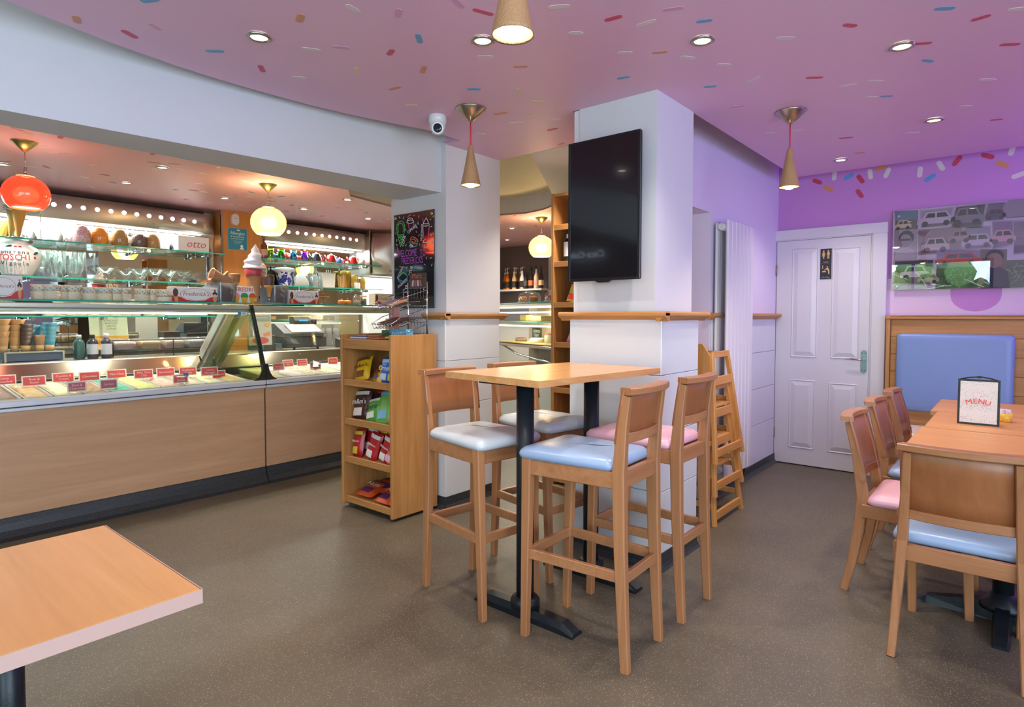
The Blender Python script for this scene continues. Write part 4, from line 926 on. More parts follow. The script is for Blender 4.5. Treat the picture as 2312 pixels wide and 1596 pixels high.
t = thing('binder', 'dark grey binder with teal spine tag left of the till', 'binder', (2.98,5.70,WZ))
MB().box(-.09,-.10,0,.09,.10,.15,.004).build('cover', C('3C3836', .5), t); MB().box(-.045,-.1025,.01,-.03,-.10,.14).build('tag', C('2F93A8', .5), t)
for k, (c, z) in enumerate((('C9B8A8',0),('A8A088',.022),('5E9AC8',.044))):
    b = MB().box(3.085,5.62,WZ+z,3.165,5.76,WZ+z+.02,.002).build('book', C(c,.6)); tag(b, f'{["bottom pale","middle olive","top blue"][k]} book of the small pile beside the till', 'book', 'books beside the till')
for k in range(4):
    t = thing('cup_tube', f'tall clear tube of upside-down cups behind the till, {["first","second","third","fourth"][k]} from the till display', 'cup dispenser', (3.62+.092*k,5.80,WZ), group='clear cup tubes behind the till')
    MB().lathe([(.040,0),(.040,.33),(.034,.37),(.026,.385)], 18).build('tube', 'clear_plastic', t)
    c_ = MB()
    for q in range(9): c_.lathe([(.034,.02+q*.018),(.028,.06+q*.018)], 14, caps=False)
    c_.build('cups', C('CFCBC6', .5), t)['kind'] = 'stuff'
t = thing('tape_dispenser', 'small dark card machine on the worktop right of the till', 'card machine', (3.86,5.62,WZ))
MB().prism([(-.07,0),(.07,0),(.07,.10),(-.02,.08),(-.07,.04)], -.05,.05,'x').build('body', C('3C3C40',.5), t); MB().box(-.035,-.03,.078,.035,.05,.084).build('keypad', C('9A8F84',.5), t)

# ================================================================ BACK BAR BEHIND THE COUNTER
MY = 6.82
struct(MB().box(-1.0,6.85,.95,3.05,7.0,2.2).box(3.50,6.85,.95,5.1,7.0,2.2), 'wall_back', C('CFC6B4', .5))
for k, (x0, x1) in enumerate(((-1.0,3.03),(3.52,4.98))):
    m_ = thing('mirror', ['long back bar mirror left of the wooden pillar','back bar mirror behind the coloured glasses and teapots'][k], 'mirror', (x0,MY,0), group='back bar mirrors')
    n = max(1, round((x1-x0)/1.35)); w = (x1-x0)/n
    for i in range(n): MB().box(i*w+.002,0,1.0,(i+1)*w-.002,.006,2.16,.001).build('glass', 'mirror', m_)
    for i in range(n+1):
        for z in (1.22,1.66,2.02): MB().lathe([(.022,0),(.022,.006),(.014,.012)], 14, T=Matrix.Translation((min(max(i*w,.05),x1-x0-.05),0,z)) @ Matrix.Rotation(PI/2,4,'X')).build('fixing', 'chrome', m_)
for lb, x0, x1 in (('low steel work counter under the long left mirror',-.9,3.02),('low steel work counter under the right mirror',3.53,4.96)):
    t = thing('back_counter', lb, 'counter', (x0,6.5,0))
    MB().box(0,0,.86,x1-x0,.318,.90,.004).build('worktop', 'steel_x', t); MB().box(0,.02,0,x1-x0,.315,.86).build('cabinet', C('B8B0A4', .5), t)
# wooden pillar
pw = struct(MB().box(3.05,6.64,0,3.50,6.85,2.45,.003), 'wall_pillar', wood('pillar_wood', 'D3914E', 'BC7838', 'z', .4, .5, .6))
MB().box(3.035,6.63,.9,3.055,6.65,2.45).box(3.495,6.63,.9,3.51,6.65,2.45).build('corner_trim', 'chrome', pw)
ag = thing('allergy_sign', 'teal square notice about allergies on the wooden pillar', 'sign', (3.216,6.636,2.15))
MB().box(-.105,-.002,-.118,.105,.002,.118,.001).build('board', C('2F86A0', .4), ag)
MB().box(-.108,-.001,-.121,.108,.0018,.121).build('border', C('A8C8CC', .4), ag)
for b_, s_, z_ in (('Allergies',.047,.062),('& intolerances',.026,.026),('ASK BEFORE YOU EAT',.015,.0),('please speak to our staff',.010,-.022),('about the ingredients',.010,-.036),('in your meal',.010,-.050)):
    text('lettering', b_, s_, C('E4F0F0', .5), ag, (0,-.0028,z_), (PI/2,0,0), .0004)
mb = MB().prism(disc(.045,-.075,.016,12), -.003,-.002,'y').prism([(.02,-.11),(.07,-.11),(.06,-.09),(.03,-.09)], -.003,-.002,'y').prism([(-.01,.092),(.03,.092),(.02,.105),(0,.105)], -.003,-.002,'y')
mb.build('pictogram', C('E4F0F0', .5), ag)
t = thing('alarm_sounder', 'white rounded alarm box high on the wooden pillar', 'alarm', (3.181,6.62,2.359))
MB().prism(capsule(0,0,.125,.08,PI/2,6), -.02,.02,'y').build('case', 'white_gloss', t); MB().box(-.02,-.022,.008,.03,-.020,.012).build('slot', C('8A8A90',.5), t)
# glass shelves on chrome brackets
def gshelf(label, x0, x1, y, z, d=.30, br=()):
    t = thing('glass_shelf', label, 'shelf', (x0,y,z), group='glass shelves of the back bar'); L = x1-x0
    MB().box(0,0,-.010,L,d,0).build('pane', 'shelf_glass', t)
    MB().box(0,-.0025,-.0103,L,0,.0003).build('rim', 'glass_edge', t)
    for x in br:
        MB().tube([(x-x0,.03,-.028),(x-x0,MY-y-.01,-.028)], .010, 8).lathe([(.016,-.02),(.016,.02)], 10, T=Matrix.Translation((x-x0,.03,-.028)) @ Matrix.Rotation(PI/2,4,'X')).build('bracket', 'chrome', t)
        MB().box(x-x0-.014,.10,-.040,x-x0+.014,.13,-.010,.002).build('clamp', 'chrome', t)
UZ, LZ = 1.965, 1.643
gshelf('upper left glass shelf with sundae glasses and sprinkle jars', -1.0, 3.02, 6.50, UZ, br=(.35,1.36,2.28,2.86))
gshelf('lower left glass shelf with tall glasses and glass bowls', -1.0, 3.02, 6.50, LZ, br=(.35,1.36,2.28,2.86))
gshelf('third glass shelf of the left bay, seen through the counter glass', -1.0, 2.95, 6.50, 1.304, br=(.35,1.36,1.9,2.6))
gshelf('upper right glass shelf with coloured glasses and teapots', 3.53, 5.08, 6.50, UZ, br=(3.60,4.2,4.85))
gshelf('lower right glass shelf with yellow cups and a blue-and-white jar', 3.53, 5.10, 6.50, LZ+.012, br=(3.60,4.2,4.85))
# brushed steel light pelmets with a row of lit holes
def pelmet(label, x0, x1, bow, dots, y0=6.52):
    t = thing('light_pelmet', label, 'light', ((x0+x1)/2,y0,0), group='steel light pelmets over the back bar'); h = (x1-x0)/2
    def yy(x): return bow*(x/h)**2
    def fy(u, v): x = -h+2*h*u; return (x, yy(x)+.02*v, 2.176+.21*v)
    MB().sheet(fy, 24, 2, .003).build('fascia', 'steel', t)
    MB().prism([(-h+2*h*k/24, yy(-h+2*h*k/24)+.004) for k in range(25)] + [(h,MY-y0),(-h,MY-y0)], 2.171, 2.176).build('soffit', C('DAD8D4', .3, metal=.5), t)
    MB().prism([(-h+2*h*k/24, yy(-h+2*h*k/24)+.04) for k in range(1,24)] + [(h*.92,yy(h)+.09),(-h*.92,yy(h)+.09)], 2.164, 2.171).build('light_strip', 'strip_white', t)
    MB().prism([(-h+2*h*k/24, MY-y0+.10) for k in range(25)] + [(h,MY-y0+.14),(-h,MY-y0+.14)], 2.25, 2.448).build('backing', C('2A2426', .6), t)  # dark strip: shade of the gap above the pelmet, put into colour
    for x in dots:
        q = x-(x0+x1)/2
        a = math.atan2(yy(q+.01)-yy(q-.01), .02)
        MB().lathe([(.019,0),(.019,.004)], 14, T=Matrix.Translation((q,yy(q)+.008,2.293)) @ Matrix.Rotation(a,4,'Z') @ Matrix.Rotation(PI/2,4,'X')).build('lit_hole', 'dot_white', t)
    light('pelmet_strip', 'AREA', ((x0+x1)/2, y0+.11, 2.155), 10*(x1-x0), (1,.98,.95), (x1-x0)*.9, .10)
pelmet('long curved brushed steel light pelmet left of the wooden pillar', .1, 2.98, .08, [1.219+.1112*k for k in range(15)], 6.60)
pelmet('shorter curved brushed steel light pelmet right of the wooden pillar', 3.53, 4.98, .08, [3.72+.1076*k for k in range(11)], 6.60)
# extractor hood and the lit white wall under it
t = thing('extractor_hood', 'brushed steel extractor hood with bowed front at the end of the bar', 'extractor hood', (5.45,6.5,0))
def hf(u, v): x = -.48+1.1*u; return (x, .12-.32*math.sin(PI*min(1,u*1.05))*(.9+.1*v), 1.86+.54*v)
MB().sheet(hf, 20, 2, .004).build('canopy', 'steel', t)
MB().box(-.48,.10,1.84,.62,.45,1.87).build('soffit', C('DAD8D4',.3,metal=.5), t)
MB().box(-.49,.1,1.86,-.475,.45,2.43).build('side', 'steel', t)
text('lettering', 'eea', .05, C('3A3A40',.5), t, (-.32,-.135,1.90), (PI/2,0,.0-.9*0), .001)
MB().box(4.99,6.80,.9,7.7,6.86,1.85).build('splashback', C('F0F0EE', .35)); tag(bpy.data.objects['splashback'], 'plain white lit splashback below the extractor hood', 'splashback')
light('hood_strip', 'AREA', (5.4,6.62,1.83), 14, (1,1,1), .8, .2)
# ---------------------------------------------------------------- glassware helpers
def glassy(name, label, cat, x, y, z, prof, mat='clear_glass', group=None, n=16, part='bowl'):
    t = thing(name, label, cat, (x,y,z), group=group); MB().lathe(prof, n, caps=False).build(part, mat, t); return t
SUNDAE = [(.0,.003),(.036,.0),(.036,.004),(.010,.014),(.012,.022),(.030,.055),(.052,.125),(.056,.13),(.050,.125),(.027,.056),(.0,.03)]
TALL = [(.0,.003),(.034,0),(.034,.005),(.014,.016),(.016,.026),(.028,.06),(.036,.15),(.040,.165),(.037,.165),(.025,.06),(0,.035)]
BOWL = [(.0,.003),(.036,0),(.036,.005),(.018,.02),(.018,.03),(.04,.05),(.075,.085),(.078,.09),(.072,.085),(.036,.052),(0,.04)]
X6 = {10: 1.206, 22: 1.241, 35: 1.28, 41: 1.298, 65: 1.372, 80: 1.419, 92: 1.457, 97: 1.473, 110: 1.514, 118: 1.54, 120: 1.547, 130: 1.579, 132: 1.586, 143: 1.622, 154: 1.659, 158: 1.673, 172: 1.72, 176: 1.734, 187: 1.772, 200: 1.817, 202: 1.824, 227: 1.913, 240: 1.96, 248: 1.99, 250: 1.997, 270: 2.071, 272: 2.079, 285: 2.128, 295: 2.166, 315: 2.244, 316: 2.248, 332: 2.311, 345: 2.364, 350: 2.384, 352: 2.392, 372: 2.475, 375: 2.487, 382: 2.516, 385: 2.529, 395: 2.571, 402: 2.601, 410: 2.636, 415: 2.658, 430: 2.723, 436: 2.75, 452: 2.822, 465: 2.881, 470: 2.904, 592: 3.508, 600: 3.551, 609: 3.599, 612: 3.615, 620: 3.659, 633: 3.731, 635: 3.742, 646: 3.803, 647: 3.809, 654: 3.849, 661: 3.889, 672: 3.953, 685: 4.029, 696: 4.095, 698: 4.107, 712: 4.192, 715: 4.21, 720: 4.241, 724: 4.266, 735: 4.335, 740: 4.367, 749: 4.424, 750: 4.43, 768: 4.548, 770: 4.561, 784: 4.654, 795: 4.729, 798: 4.749, 800: 4.763, 808: 4.818, 810: 4.832, 816: 4.874, 818: 4.888, 822: 4.916, 826: 4.944, 832: 4.987}
ORD = ['first','second','third','fourth','fifth','sixth','seventh','eighth','ninth','tenth','eleventh','twelfth']
gs = 'sundae glasses on the upper left shelf'
n0 = 0
p0_ = glassy('sundae_glass', 'flared clear sundae glass on the upper left shelf, next to the display cones', 'glass', X6[65], 6.68, UZ, SUNDAE, group=gs)
for u, y, s in ((92,6.66,1.12),(110,6.74,.8),(120,6.66,1.05),(132,6.74,.8),(154,6.66,1.05),(375,6.66,1.0),(385,6.75,.95),(395,6.68,1.0)):
    o = dup(p0_, (X6[u], y, UZ)); o.scale = (s*1.35,s*1.35,s*1.4); n0 = n0+1; o['label'] = f'flared clear sundae glass on the upper left shelf, {ORD[n0]} counted from the display cones'
p0_.scale = (1.3,1.3,1.3)
gt = 'tall footed glasses on the lower left shelf'
p1_ = glassy('tall_glass', 'tall fluted clear footed glass, first beside the painted ceramic jar', 'glass', X6[80], 6.67, LZ, TALL, group=gt)
for n0, (u, y) in enumerate(((97,6.64),(97,6.75),(118,6.66),(132,6.64),(143,6.74),(158,6.66),(172,6.64),(176,6.75),(187,6.74),(202,6.64))): dup(p1_, (X6[u], y, LZ), None, f'tall fluted clear footed glass, {ORD[n0+1]} counted from the painted ceramic jar')
for o in [p1_] + [q for q in COL.objects if q.name.startswith('tall_glass.')]: o.scale = (1.3,1.3,1.5)
gb = 'glass dessert bowls on the lower left shelf'
n0 = 0
p2_ = glassy('dessert_bowl', 'low footed clear dessert bowl, first beside the tall fluted glasses', 'bowl', X6[240], 6.67, LZ, BOWL, group=gb)
for u, y, s in ((285,6.66,.8),(316,6.66,1.0),(332,6.76,.9),(350,6.65,1.05),(382,6.66,1.0),(410,6.66,1.0),(430,6.72,.9)):
    o = dup(p2_, (X6[u], y, LZ)); o.scale = (s*1.3,s*1.3,s*1.45); n0 = n0+1; o['label'] = f'low footed clear dessert bowl, {ORD[n0]} counted from the tall fluted glasses'
p2_.scale = (1.3,1.3,1.45)
# swing-top jars of sprinkles
JAR = [(.0,0),(.060,.0),(.068,.012),(.068,.10),(.055,.135),(.040,.145),(.040,.165),(.046,.168),(.046,.178),(.0,.185)]
FILL = [(.0,.004),(.058,.004),(.064,.014),(.063,.10),(.045,.13),(.02,.142),(0,.146)]
for u, nm, c1, c2, sc, h in ((187,'pink and white sugar pieces','C9707C','F0DCDA',150,1.0),(227,'bright orange sweets','F08A20','F59A30',60,.98),(272,'brown crumbs','A87A40','C49A60',150,.98),(316,'dark chocolate flakes','5E4440','7E625A',150,.85),(345,'tan chopped nuts','A8743C','C99A60',150,.90)):
    t = thing('sweet_jar', f'clip-top glass jar of {nm} on the upper left shelf', 'jar', (X6[u],6.66,UZ), group='topping jars on the upper shelf'); t.scale = (1.1,1.1,1.32)
    MB().lathe([(r,z*1.0) for r, z in JAR], 20, caps=False).build('jar', 'jar_glass', t)
    MB().lathe([(r*.98,z*h*.92) for r, z in FILL], 20, caps=False).build('contents', ice('jarfill_%d' % u, (c1, c2), scale=sc), t)
    MB().tube([(-.045,0,.165),(-.045,-.02,.19),(.0,-.03,.192),(.045,-.02,.19),(.045,0,.165)], .0025, 5).build('clip', 'chrome', t)
for u, h, c in ((248,.10,'E8D2B0'),(295,.085,'D8C4A8')):
    t = thing('small_jar', 'small glass pot of pale topping between the clip-top jars, %s' % ('left one' if u == 248 else 'right one'), 'jar', (X6[u],6.70,UZ), group='small pots on the upper shelf')
    MB().lathe([(0,0),(.036,0),(.038,.01),(.038,h),(.030,h+.012),(0,h+.014)], 16, caps=False).build('jar', 'clear_glass', t); MB().lathe([(0,.004),(.033,.004),(.034,h*.6),(0,h*.62)], 16, caps=False).build('contents', C(c,.6), t)
# carton and display cones at the two ends of the upper shelf
t = thing('carton', 'white carton with red script at the right end of the upper shelf', 'box', (X6[436]+.02,6.69,UZ), -.05)
MB().box(-.17,-.07,0,.13,.07,.165,.002).build('box', C('EDE9E6', .5), t); text('lettering', 'otto', .11, C('D2607A',.5), t, (.0,-.0715,.085), (PI/2,0,0), .0005, shear=.25)
MB().box(.1301,-.068,.002,.1312,.068,.163).build('side', C('E2B894', .5), t)
for k, (u, dy, ln, c) in enumerate(((35,0,.0,'DBA24A'),(22,.07,.08,'B8A048'))):
    t = thing('display_cone', ['big display wafer cone with yellow ice cream under the red lamp','olive tinted display wafer cone behind the yellow one'][k], 'ice cream cone', (X6[u],6.535+dy,UZ), group='display cones under the red lamp')
    T = Matrix.Rotation(ln+.06,4,'Y')
    MB().lathe([(.008,.0),(.012,.01),(.058,.26),(.062,.265),(.055,.262)], 18, caps=False, T=T).build('cone', plain('dcone%d'%k, c, .55, noise=.12, bump=.6), t)
    MB().lathe([(.056,.25),(.064,.28),(.058,.32),(.04,.36),(.015,.385),(0,.39)], 16, caps=False, T=T).build('ice_cream', C('F0C030',.4), t)
    MB().lathe([(.05,0),(.05,.006),(.02,.012)], 16).build('base', 'chrome', t)
t = thing('wire_stand', 'chrome wire ring stand round the display cones', 'stand', (X6[41]+.02,6.56,UZ))
for z in (.235,.25,.265): MB().tube([(.13*math.cos(a),.055*math.sin(a),z) for a in [2*PI*k/16 for k in range(17)]], .0025, 5).build('ring', 'chrome', t)
MB().tube([(.125,0,0),(.125,0,.265)], .003, 6).build('post', 'chrome', t)
# big ceramic jar
t = thing('ceramic_jar', 'white ceramic jar painted with cherries and red lettering', 'jar', (X6[41]-.01,6.635,LZ)); t.scale = (.96,.96,.98)
jp = [(0,0),(.105,0),(.11,.02),(.165,.10),(.178,.15),(.178,.19),(.16,.235),(.115,.262),(.112,.27),(.118,.275),(.118,.30),(.08,.31),(0,.312)]
MB().lathe([(r,z*1.03) for r, z in jp], 28, caps=False).build('body', C('EDEAE2',.2,coat=.4), t)
for b_, s_, z_, c in (('amarena',.05,.20,'2E3A48'),('TOSCHI',.066,.155,'C03440'),('Vignola',.05,.105,'2E3A48')):
    w0 = s_*.62; n = len(b_)
    for i, chh in enumerate(b_):
        a = (i-(n-1)/2)*w0/.18 - .28
        r = .1795 if z_ > .12 else .1725
        text('lettering', chh, s_, C(c,.4), t, (r*math.sin(a), -r*math.cos(a), z_), (PI/2,0,a), .0006)
dd = MB()
for a, z, r in ((-.25,.245,.012),(-.05,.245,.012),(.58,.16,.012),(-1.1,.13,.014),(-.95,.10,.012)):
    R = .178 if z < .2 else .155
    dd.lathe([(r,0),(r*.7,.003),(0,.004)], 10, T=Matrix.Translation((R*math.sin(a),-R*math.cos(a),z)) @ Matrix.Rotation(a,4,'Z') @ Matrix.Rotation(PI/2,4,'X'))
dd.build('cherry_print', C('B83048',.3), t)
dd = MB()
for a, z, q in ((-.55,.25,.3),(-1.0,.20,1),(-1.15,.19,-.4),(-1.05,.16,2),(-1.1,.09,.6),(-1.25,.07,1.2),(.62,.20,.5)):
    R = .179 if z < .21 else .155
    dd.prism(disc(0,0,.026,8,.011), 0,.003,'z', T=Matrix.Translation((R*math.sin(a),-R*math.cos(a),z)) @ Matrix.Rotation(a,4,'Z') @ Matrix.Rotation(PI/2,4,'X') @ Matrix.Rotation(q,4,'Z'))
dd.build('leaf_print', C('2F5A60',.4), t)
# bag of spoons at the right end of the lower shelf
t = thing('plastic_bag', 'crumpled clear bag of wooden spoons at the end of the lower shelf', 'bag', (X6[465],6.69,LZ))
MB().sheet(lambda u, v: (-.16+.30*u+.05*math.sin(5*v+2*u), -.05+.1*math.sin(PI*u)*(1-v)-.02*math.sin(9*u), .005+.17*v*(.35+.65*u)+.008*math.sin(17*u+5*v)), 14, 8, .004).build('bag', 'clear_plastic', t)
for k in range(4): MB().box(-.10+.012*k,-.03+.02*k,.01+.012*k,.06+.015*k,-.01+.02*k,.018+.012*k,.002).build('spoon', C('C9905A',.5), t)
# plain tub stacks on the third shelf
def stack(name, label, x, y, z, r, h, n, mat, rim, group, cat='paper cups', inv=False, dots=False, k=1.0):
    t = thing(name, label, cat, (x,y,z), group=group)
    hc = min(h*.45, .075)
    q = MB(); zt = h-hc
    for i in range(n):
        z0 = zt*i/n; dz = zt/n
        q.lathe([(r*.93,z0),(r,z0+dz*.15),(r,z0+dz*.7),(r*.93,z0+dz)], 14, caps=(i == 0))
    o = q.build('cups', rim, t); o['kind'] = 'stuff'
    tp = [(r*.98,zt),(r*.78,h-.004),(r*.72,h)] if inv else [(r*.82,zt),(r,h-.004),(r*1.03,h),(r*.95,h)]
    MB().lathe(tp, 18).build('top_cup', mat, t)
    if dots:
        for j in range(3):
            d = MB()
            for a in range(9):
                an = a*2*PI/9 + j*.4; z1 = zt+hc*(.25+.24*j); rr = (r*.82+(r-r*.82)*(z1-zt)/hc)+.0012
                d.prism(disc(0,0,.0058,8), 0,.001,'z', T=Matrix.Translation((rr*math.sin(an),-rr*math.cos(an),z1)) @ Matrix.Rotation(an,4,'Z') @ Matrix.Rotation(PI/2,4,'X'))
            o = d.build('spot_print', C(['D98A7A','6FA8A0','E0B070'][j],.5), t); o['kind'] = 'stuff'
    return t
plain('tub_white', 'ECE4D4', .5); plain('tub_rib', 'EBDDC4', .5)
X3 = {42: 1.292, 113: 1.514, 140: 1.603, 163: 1.68, 185: 1.755, 213: 1.854, 240: 1.951, 260: 2.024, 285: 2.119, 308: 2.207, 340: 2.334, 362: 2.424}
for n0, u in enumerate((113,140,163,185,213,240,260,285,308,340,362)):
    stack('paper_tub_stack', f'plain white paper tub stack on the third glass shelf, {ORD[n0]} from the nut jar', X3[u], 6.70, 1.304, .052, .115, 8, 'tub_white', 'tub_rib', 'plain tub stacks on the third shelf')
t = thing('nut_jar', 'wide clear jar of chopped nuts on the third glass shelf', 'jar', (X3[42],6.70,1.304))
MB().lathe([(0,0),(.13,0),(.135,.01),(.135,.11),(.12,.12),(0,.122)], 20, caps=False).build('jar', 'clear_glass', t); MB().lathe([(0,.004),(.126,.004),(.128,.095),(0,.10)], 20, caps=False).build('contents', ice('nutfill',('A88A58','CDB486'),scale=90), t)
t = thing('notice', 'cream and orange menu card leaning on the back bar mirror', 'sign', (1.965,6.62,.985), 0)
T = Matrix.Rotation(-.14,4,'X')
MB().box(-.16,-.001,0,.16,.002,.33,.001,T=T).build('card', C('EBD9BE',.5), t); MB().box(-.158,-.002,.005,.158,-.001,.13,T=T).build('band', C('F0A83C',.5), t)
text('lettering', 'Make your own', .034, C('F6E8CC',.5), t, (0,-.018,.10), (PI/2-.14,0,0), .0004)
text('lettering', 'SUNDAES\nWAFFLES\nCREPES\nCONES', .026, C('6A5A50',.5), t, (0,-.037,.235), (PI/2-.14,0,0), .0004)
# ---------------------------------------------------------------- things on top of the counter (z = 1.407)
TZ = 1.407
X4 = {10: 0.875, 95: 1.065, 117: 1.117, 143: 1.179, 170: 1.245, 208: 1.342, 237: 1.418, 262: 1.485, 284: 1.545, 325: 1.662, 350: 1.735, 358: 1.759, 374: 1.807, 432: 1.989, 500: 2.218, 548: 2.389, 575: 2.49, 590: 2.548, 592: 2.555, 620: 2.666, 676: 2.897, 713: 3.059, 735: 3.159, 776: 3.353, 786: 3.402, 812: 3.533, 828: 3.615, 862: 3.796}
for i, (grp, us) in enumerate((('left', (95,117,143,170)), ('middle', (208,237,262,284)), ('right', (325,350,374)))):
    for n0, u in enumerate(us):
        stack('spotted_tub_stack', f'spotted tub stack on the counter top, {ORD[n0]} from left in the {grp} cluster', X4[u], 4.87+.02*(u % 3), TZ, .050, .100 if i == 0 else .092, 7, 'tub_white', 'tub_rib', f'spotted tubs, {grp} cluster', 'ice cream tubs', dots=True)
stack('spotted_tub_stack', 'low short stack of spotted tubs in front of the right cluster', X4[358], 4.76, TZ, .048, .055, 2, 'tub_white', 'tub_rib', 'spotted tubs, right cluster', 'ice cream tubs', dots=True)
def card_box(label, x, y, w, h, d=.10, rz=0, cream=False):
    t = thing('takeaway_carton', label, 'box', (x,y,TZ), rz, group='printed ice cream cartons')
    MB().box(-w/2,0,0,w/2,d,h,.0015).build('carton', C('F1E0C8' if cream else 'EDE8E6',.5), t)
    MB().prism([(-w/2,0),(w/2,0),(w/2,h*.42),(w*.33,h*.34),(w*.2,h*.14),(0,h*.07),(-w*.2,h*.14),(-w*.33,h*.34),(-w/2,h*.42)], -.0012,0,'y').build('red_print', C('CE2E30',.45), t)
    ov = disc(0,h*.52,w*.335,24,h*.40); iv = disc(0,h*.52,w*.325,24,h*.385)
    MB().prism(ov, -.0018,-.0006,'y').build('oval_line', C('C03038',.5), t); MB().prism(iv, -.0024,-.0012,'y').build('oval_print', C('F1E0C8' if cream else 'EDE8E6',.5), t)
    text('lettering', "Frederick's", w*.13, C('B04858',.5), t, (0,-.0028,h*.54), (PI/2,0,0), .0004, shear=.3)
    cx = w*.42; g = MB()
    g.prism([(cx-w*.025,0),(cx+w*.025,0),(cx+w*.055,h*.42),(cx-w*.055,h*.42)], -.003,-.001,'y',0); g.prism(disc(cx,h*.55,w*.06,14,h*.20), -.0034,-.001,'y',1); g.prism([(cx-w*.06,h*.58),(cx,h*.78),(cx+w*.06,h*.58),(cx+w*.03,h*.48),(cx,h*.60),(cx-w*.03,h*.50)], -.004,-.001,'y',2); g.prism(disc(cx,h*.82,w*.022,10), -.004,-.001,'y',3)
    g.build('cone_print', [C('D9A06A',.5), C('E6CDB2',.5), C('3A2420',.5), C('D02838',.5)], t)
    g = MB(); cx = -w*.44
    g.prism([(cx,0),(cx+w*.07,0),(cx+w*.05,h*.4),(cx-w*.03,h*.4)], -.003,-.001,'y',0); g.prism(disc(cx+w*.01,h*.62,w*.055,12,h*.28), -.0034,-.001,'y',1)
    g.build('cone_print', [C('D9A06A',.5), C('5E3A34',.5)], t)
    return t
card_box('red and white sundae carton at the far left of the counter top', 0.855, 4.80, .20, .145)
card_box('long red and white carton with oval script, left of the left smoked box', X4[432], 4.78, .335, .112)
card_box('red and white carton with oval script, right of the right smoked box', X4[676], 4.78, .28, .115)
card_box('cream tinted red carton with oval script, beside the white pillar', X4[862], 4.78, .285, .115, cream=True)
def smoked(label, x, y, w, h, rz):
    t = thing('cone_box', label, 'box', (x,y,TZ), rz, group='smoked clear cone boxes')
    a = w/2
    MB().loft([rrect(a-.008,a-.008,-a+.008,a-.008,0,.02,0,3), rrect(a,a,-a,a,h,.02,0,3)], 0, True, False).build('box', 'smoke_plastic' if 'smoke_plastic' in M else thinglass('smoke_plastic','B4B6C0',1.1,rough=.05,body=.18), t)
    MB().box(-a-.002,-a+.012,.01,-a+.002,a-.012,h-.02).build('side_panel', C('7A8490',.5), t)
    for k in range(7): MB().lathe([(.014,.01),(.030,h*.75),(.032,h*.9)], 10, (-a+.035+(k%3)*(w-.07)/2.2, -a+.04+(k//3)*(w-.08)/2.2, 0)).build('wafer', C('94706A',.6,noise=.2), t)
    return t
s1 = smoked('smoked clear box with a sandy cone lying on top, left one', X4[500], 4.86, .17, .155, .3)
s2 = smoked('smoked clear box with a dark coated cone standing in front, right one', X4[620], 4.86, .17, .15, .3)
t = thing('model_cone', 'sandy coloured wafer cone lying on the left smoked box', 'ice cream cone', (X4[500]-.01,4.85,TZ+.158))
MB().lathe([(.008,-.10),(.034,.0),(.050,.07),(.056,.075),(.046,.072)], 16, caps=False, T=Matrix.Translation((0,0,.04)) @ Matrix.Rotation(-1.25,4,'Y')).build('cone', C('B98E6A',.6,noise=.15,bump=.5), t)
MB().prism([(-.02,0),(.07,0),(.09,.03),(.05,.055),(.055,.095),(.02,.06)], -.02,.02,'y').build('wafer_flake', C('A87E5E',.6), t)
t = thing('model_cone', 'small dark coated dipped cone in front of the right smoked box', 'ice cream cone', (X4[592],4.745,TZ))
MB().lathe([(.008,.05),(.026,.125),(.036,.13),(.036,.155),(.030,.157)], 14, caps=False).build('cone', C('D9964A',.5,noise=.12,bump=.5), t)
MB().lathe([(.037,.148),(.045,.21),(.040,.235),(.0,.238)], 16, caps=False).build('coating', C('5A3A34',.45,noise=.1), t)
MB().tube([(0,0,0),(0,0,.06)], .004, 6).lathe([(.03,0),(.03,.004)], 12).build('stand', 'chrome', t)
t = thing('model_cone', 'small nut covered cone in a wire holder before the wooden pillar', 'ice cream cone', (X4[548]-.03,4.93,TZ))
MB().lathe([(.006,.06),(.024,.15),(.036,.165),(.044,.235),(.038,.24),(0,.238)], 14, caps=False).build('cone', C('C99A62',.6,noise=.2,bump=.5), t)
MB().lathe([(.0365,.17),(.0455,.236)], 14, caps=False).build('coating', 'cone_nut', t)
MB().tube([(-.05,0,.14),(.16,0,.135)], .002, 5).tube([(0,.03,0),(0,.03,.14)], .003, 5).build('stand', 'chrome', t)
t = thing('giant_cone', 'giant model whippy cone with red collar on the counter top', 'model ice cream', (X4[575],4.87,TZ))
MB().lathe([(.05,0),(.05,.012),(.034,.02),(.046,.10),(.056,.22),(.062,.225)], 20, caps=False).build('cone', C('C58C5C',.55,noise=.12,bump=.6), t)
MB().lathe([(.062,.222),(.068,.235),(.070,.27),(.064,.29)], 20, caps=False).build('collar', C('B8404A',.4), t)
rings = []
for k in range(34):
    q = k/33; r = .085*(1-q)**.75*(1+.10*math.sin(q*26)); a0 = q*9
    rings.append([(.012*math.cos(a0)*(1-q)+r*math.cos(2*PI*i/18)+.02*q, .012*math.sin(a0)*(1-q)+r*math.sin(2*PI*i/18), .285+.205*q) for i in range(18)])
MB().loft(rings).build('ice_cream', C('E9E6EC',.4), t)
t = thing('model_cone', 'speckled chocolate-chip model cone right of the giant whippy cone', 'ice cream cone', (X4[590]+.055,4.99,TZ))
MB().lathe([(.02,0),(.024,.06),(.05,.24),(.055,.25),(.05,.248)], 16, caps=False).build('cone', C('C9A074',.55,noise=.15,bump=.5), t)
MB().lathe([(.056,.225),(.064,.28),(.056,.32),(.03,.35),(0,.355)], 16, caps=False).build('ice_cream', ice('chipcone',('1E1A18','E6D2B4'),scale=70,pos=.42,w=.08), t)
t = thing('poster_card', 'white card with red letters and three painted cones on the counter top', 'sign', (X4[548],4.83,TZ))
MB().box(-.10,-.001,0,.10,.002,.135,.001).build('card', C('F0ECE6',.5), t)
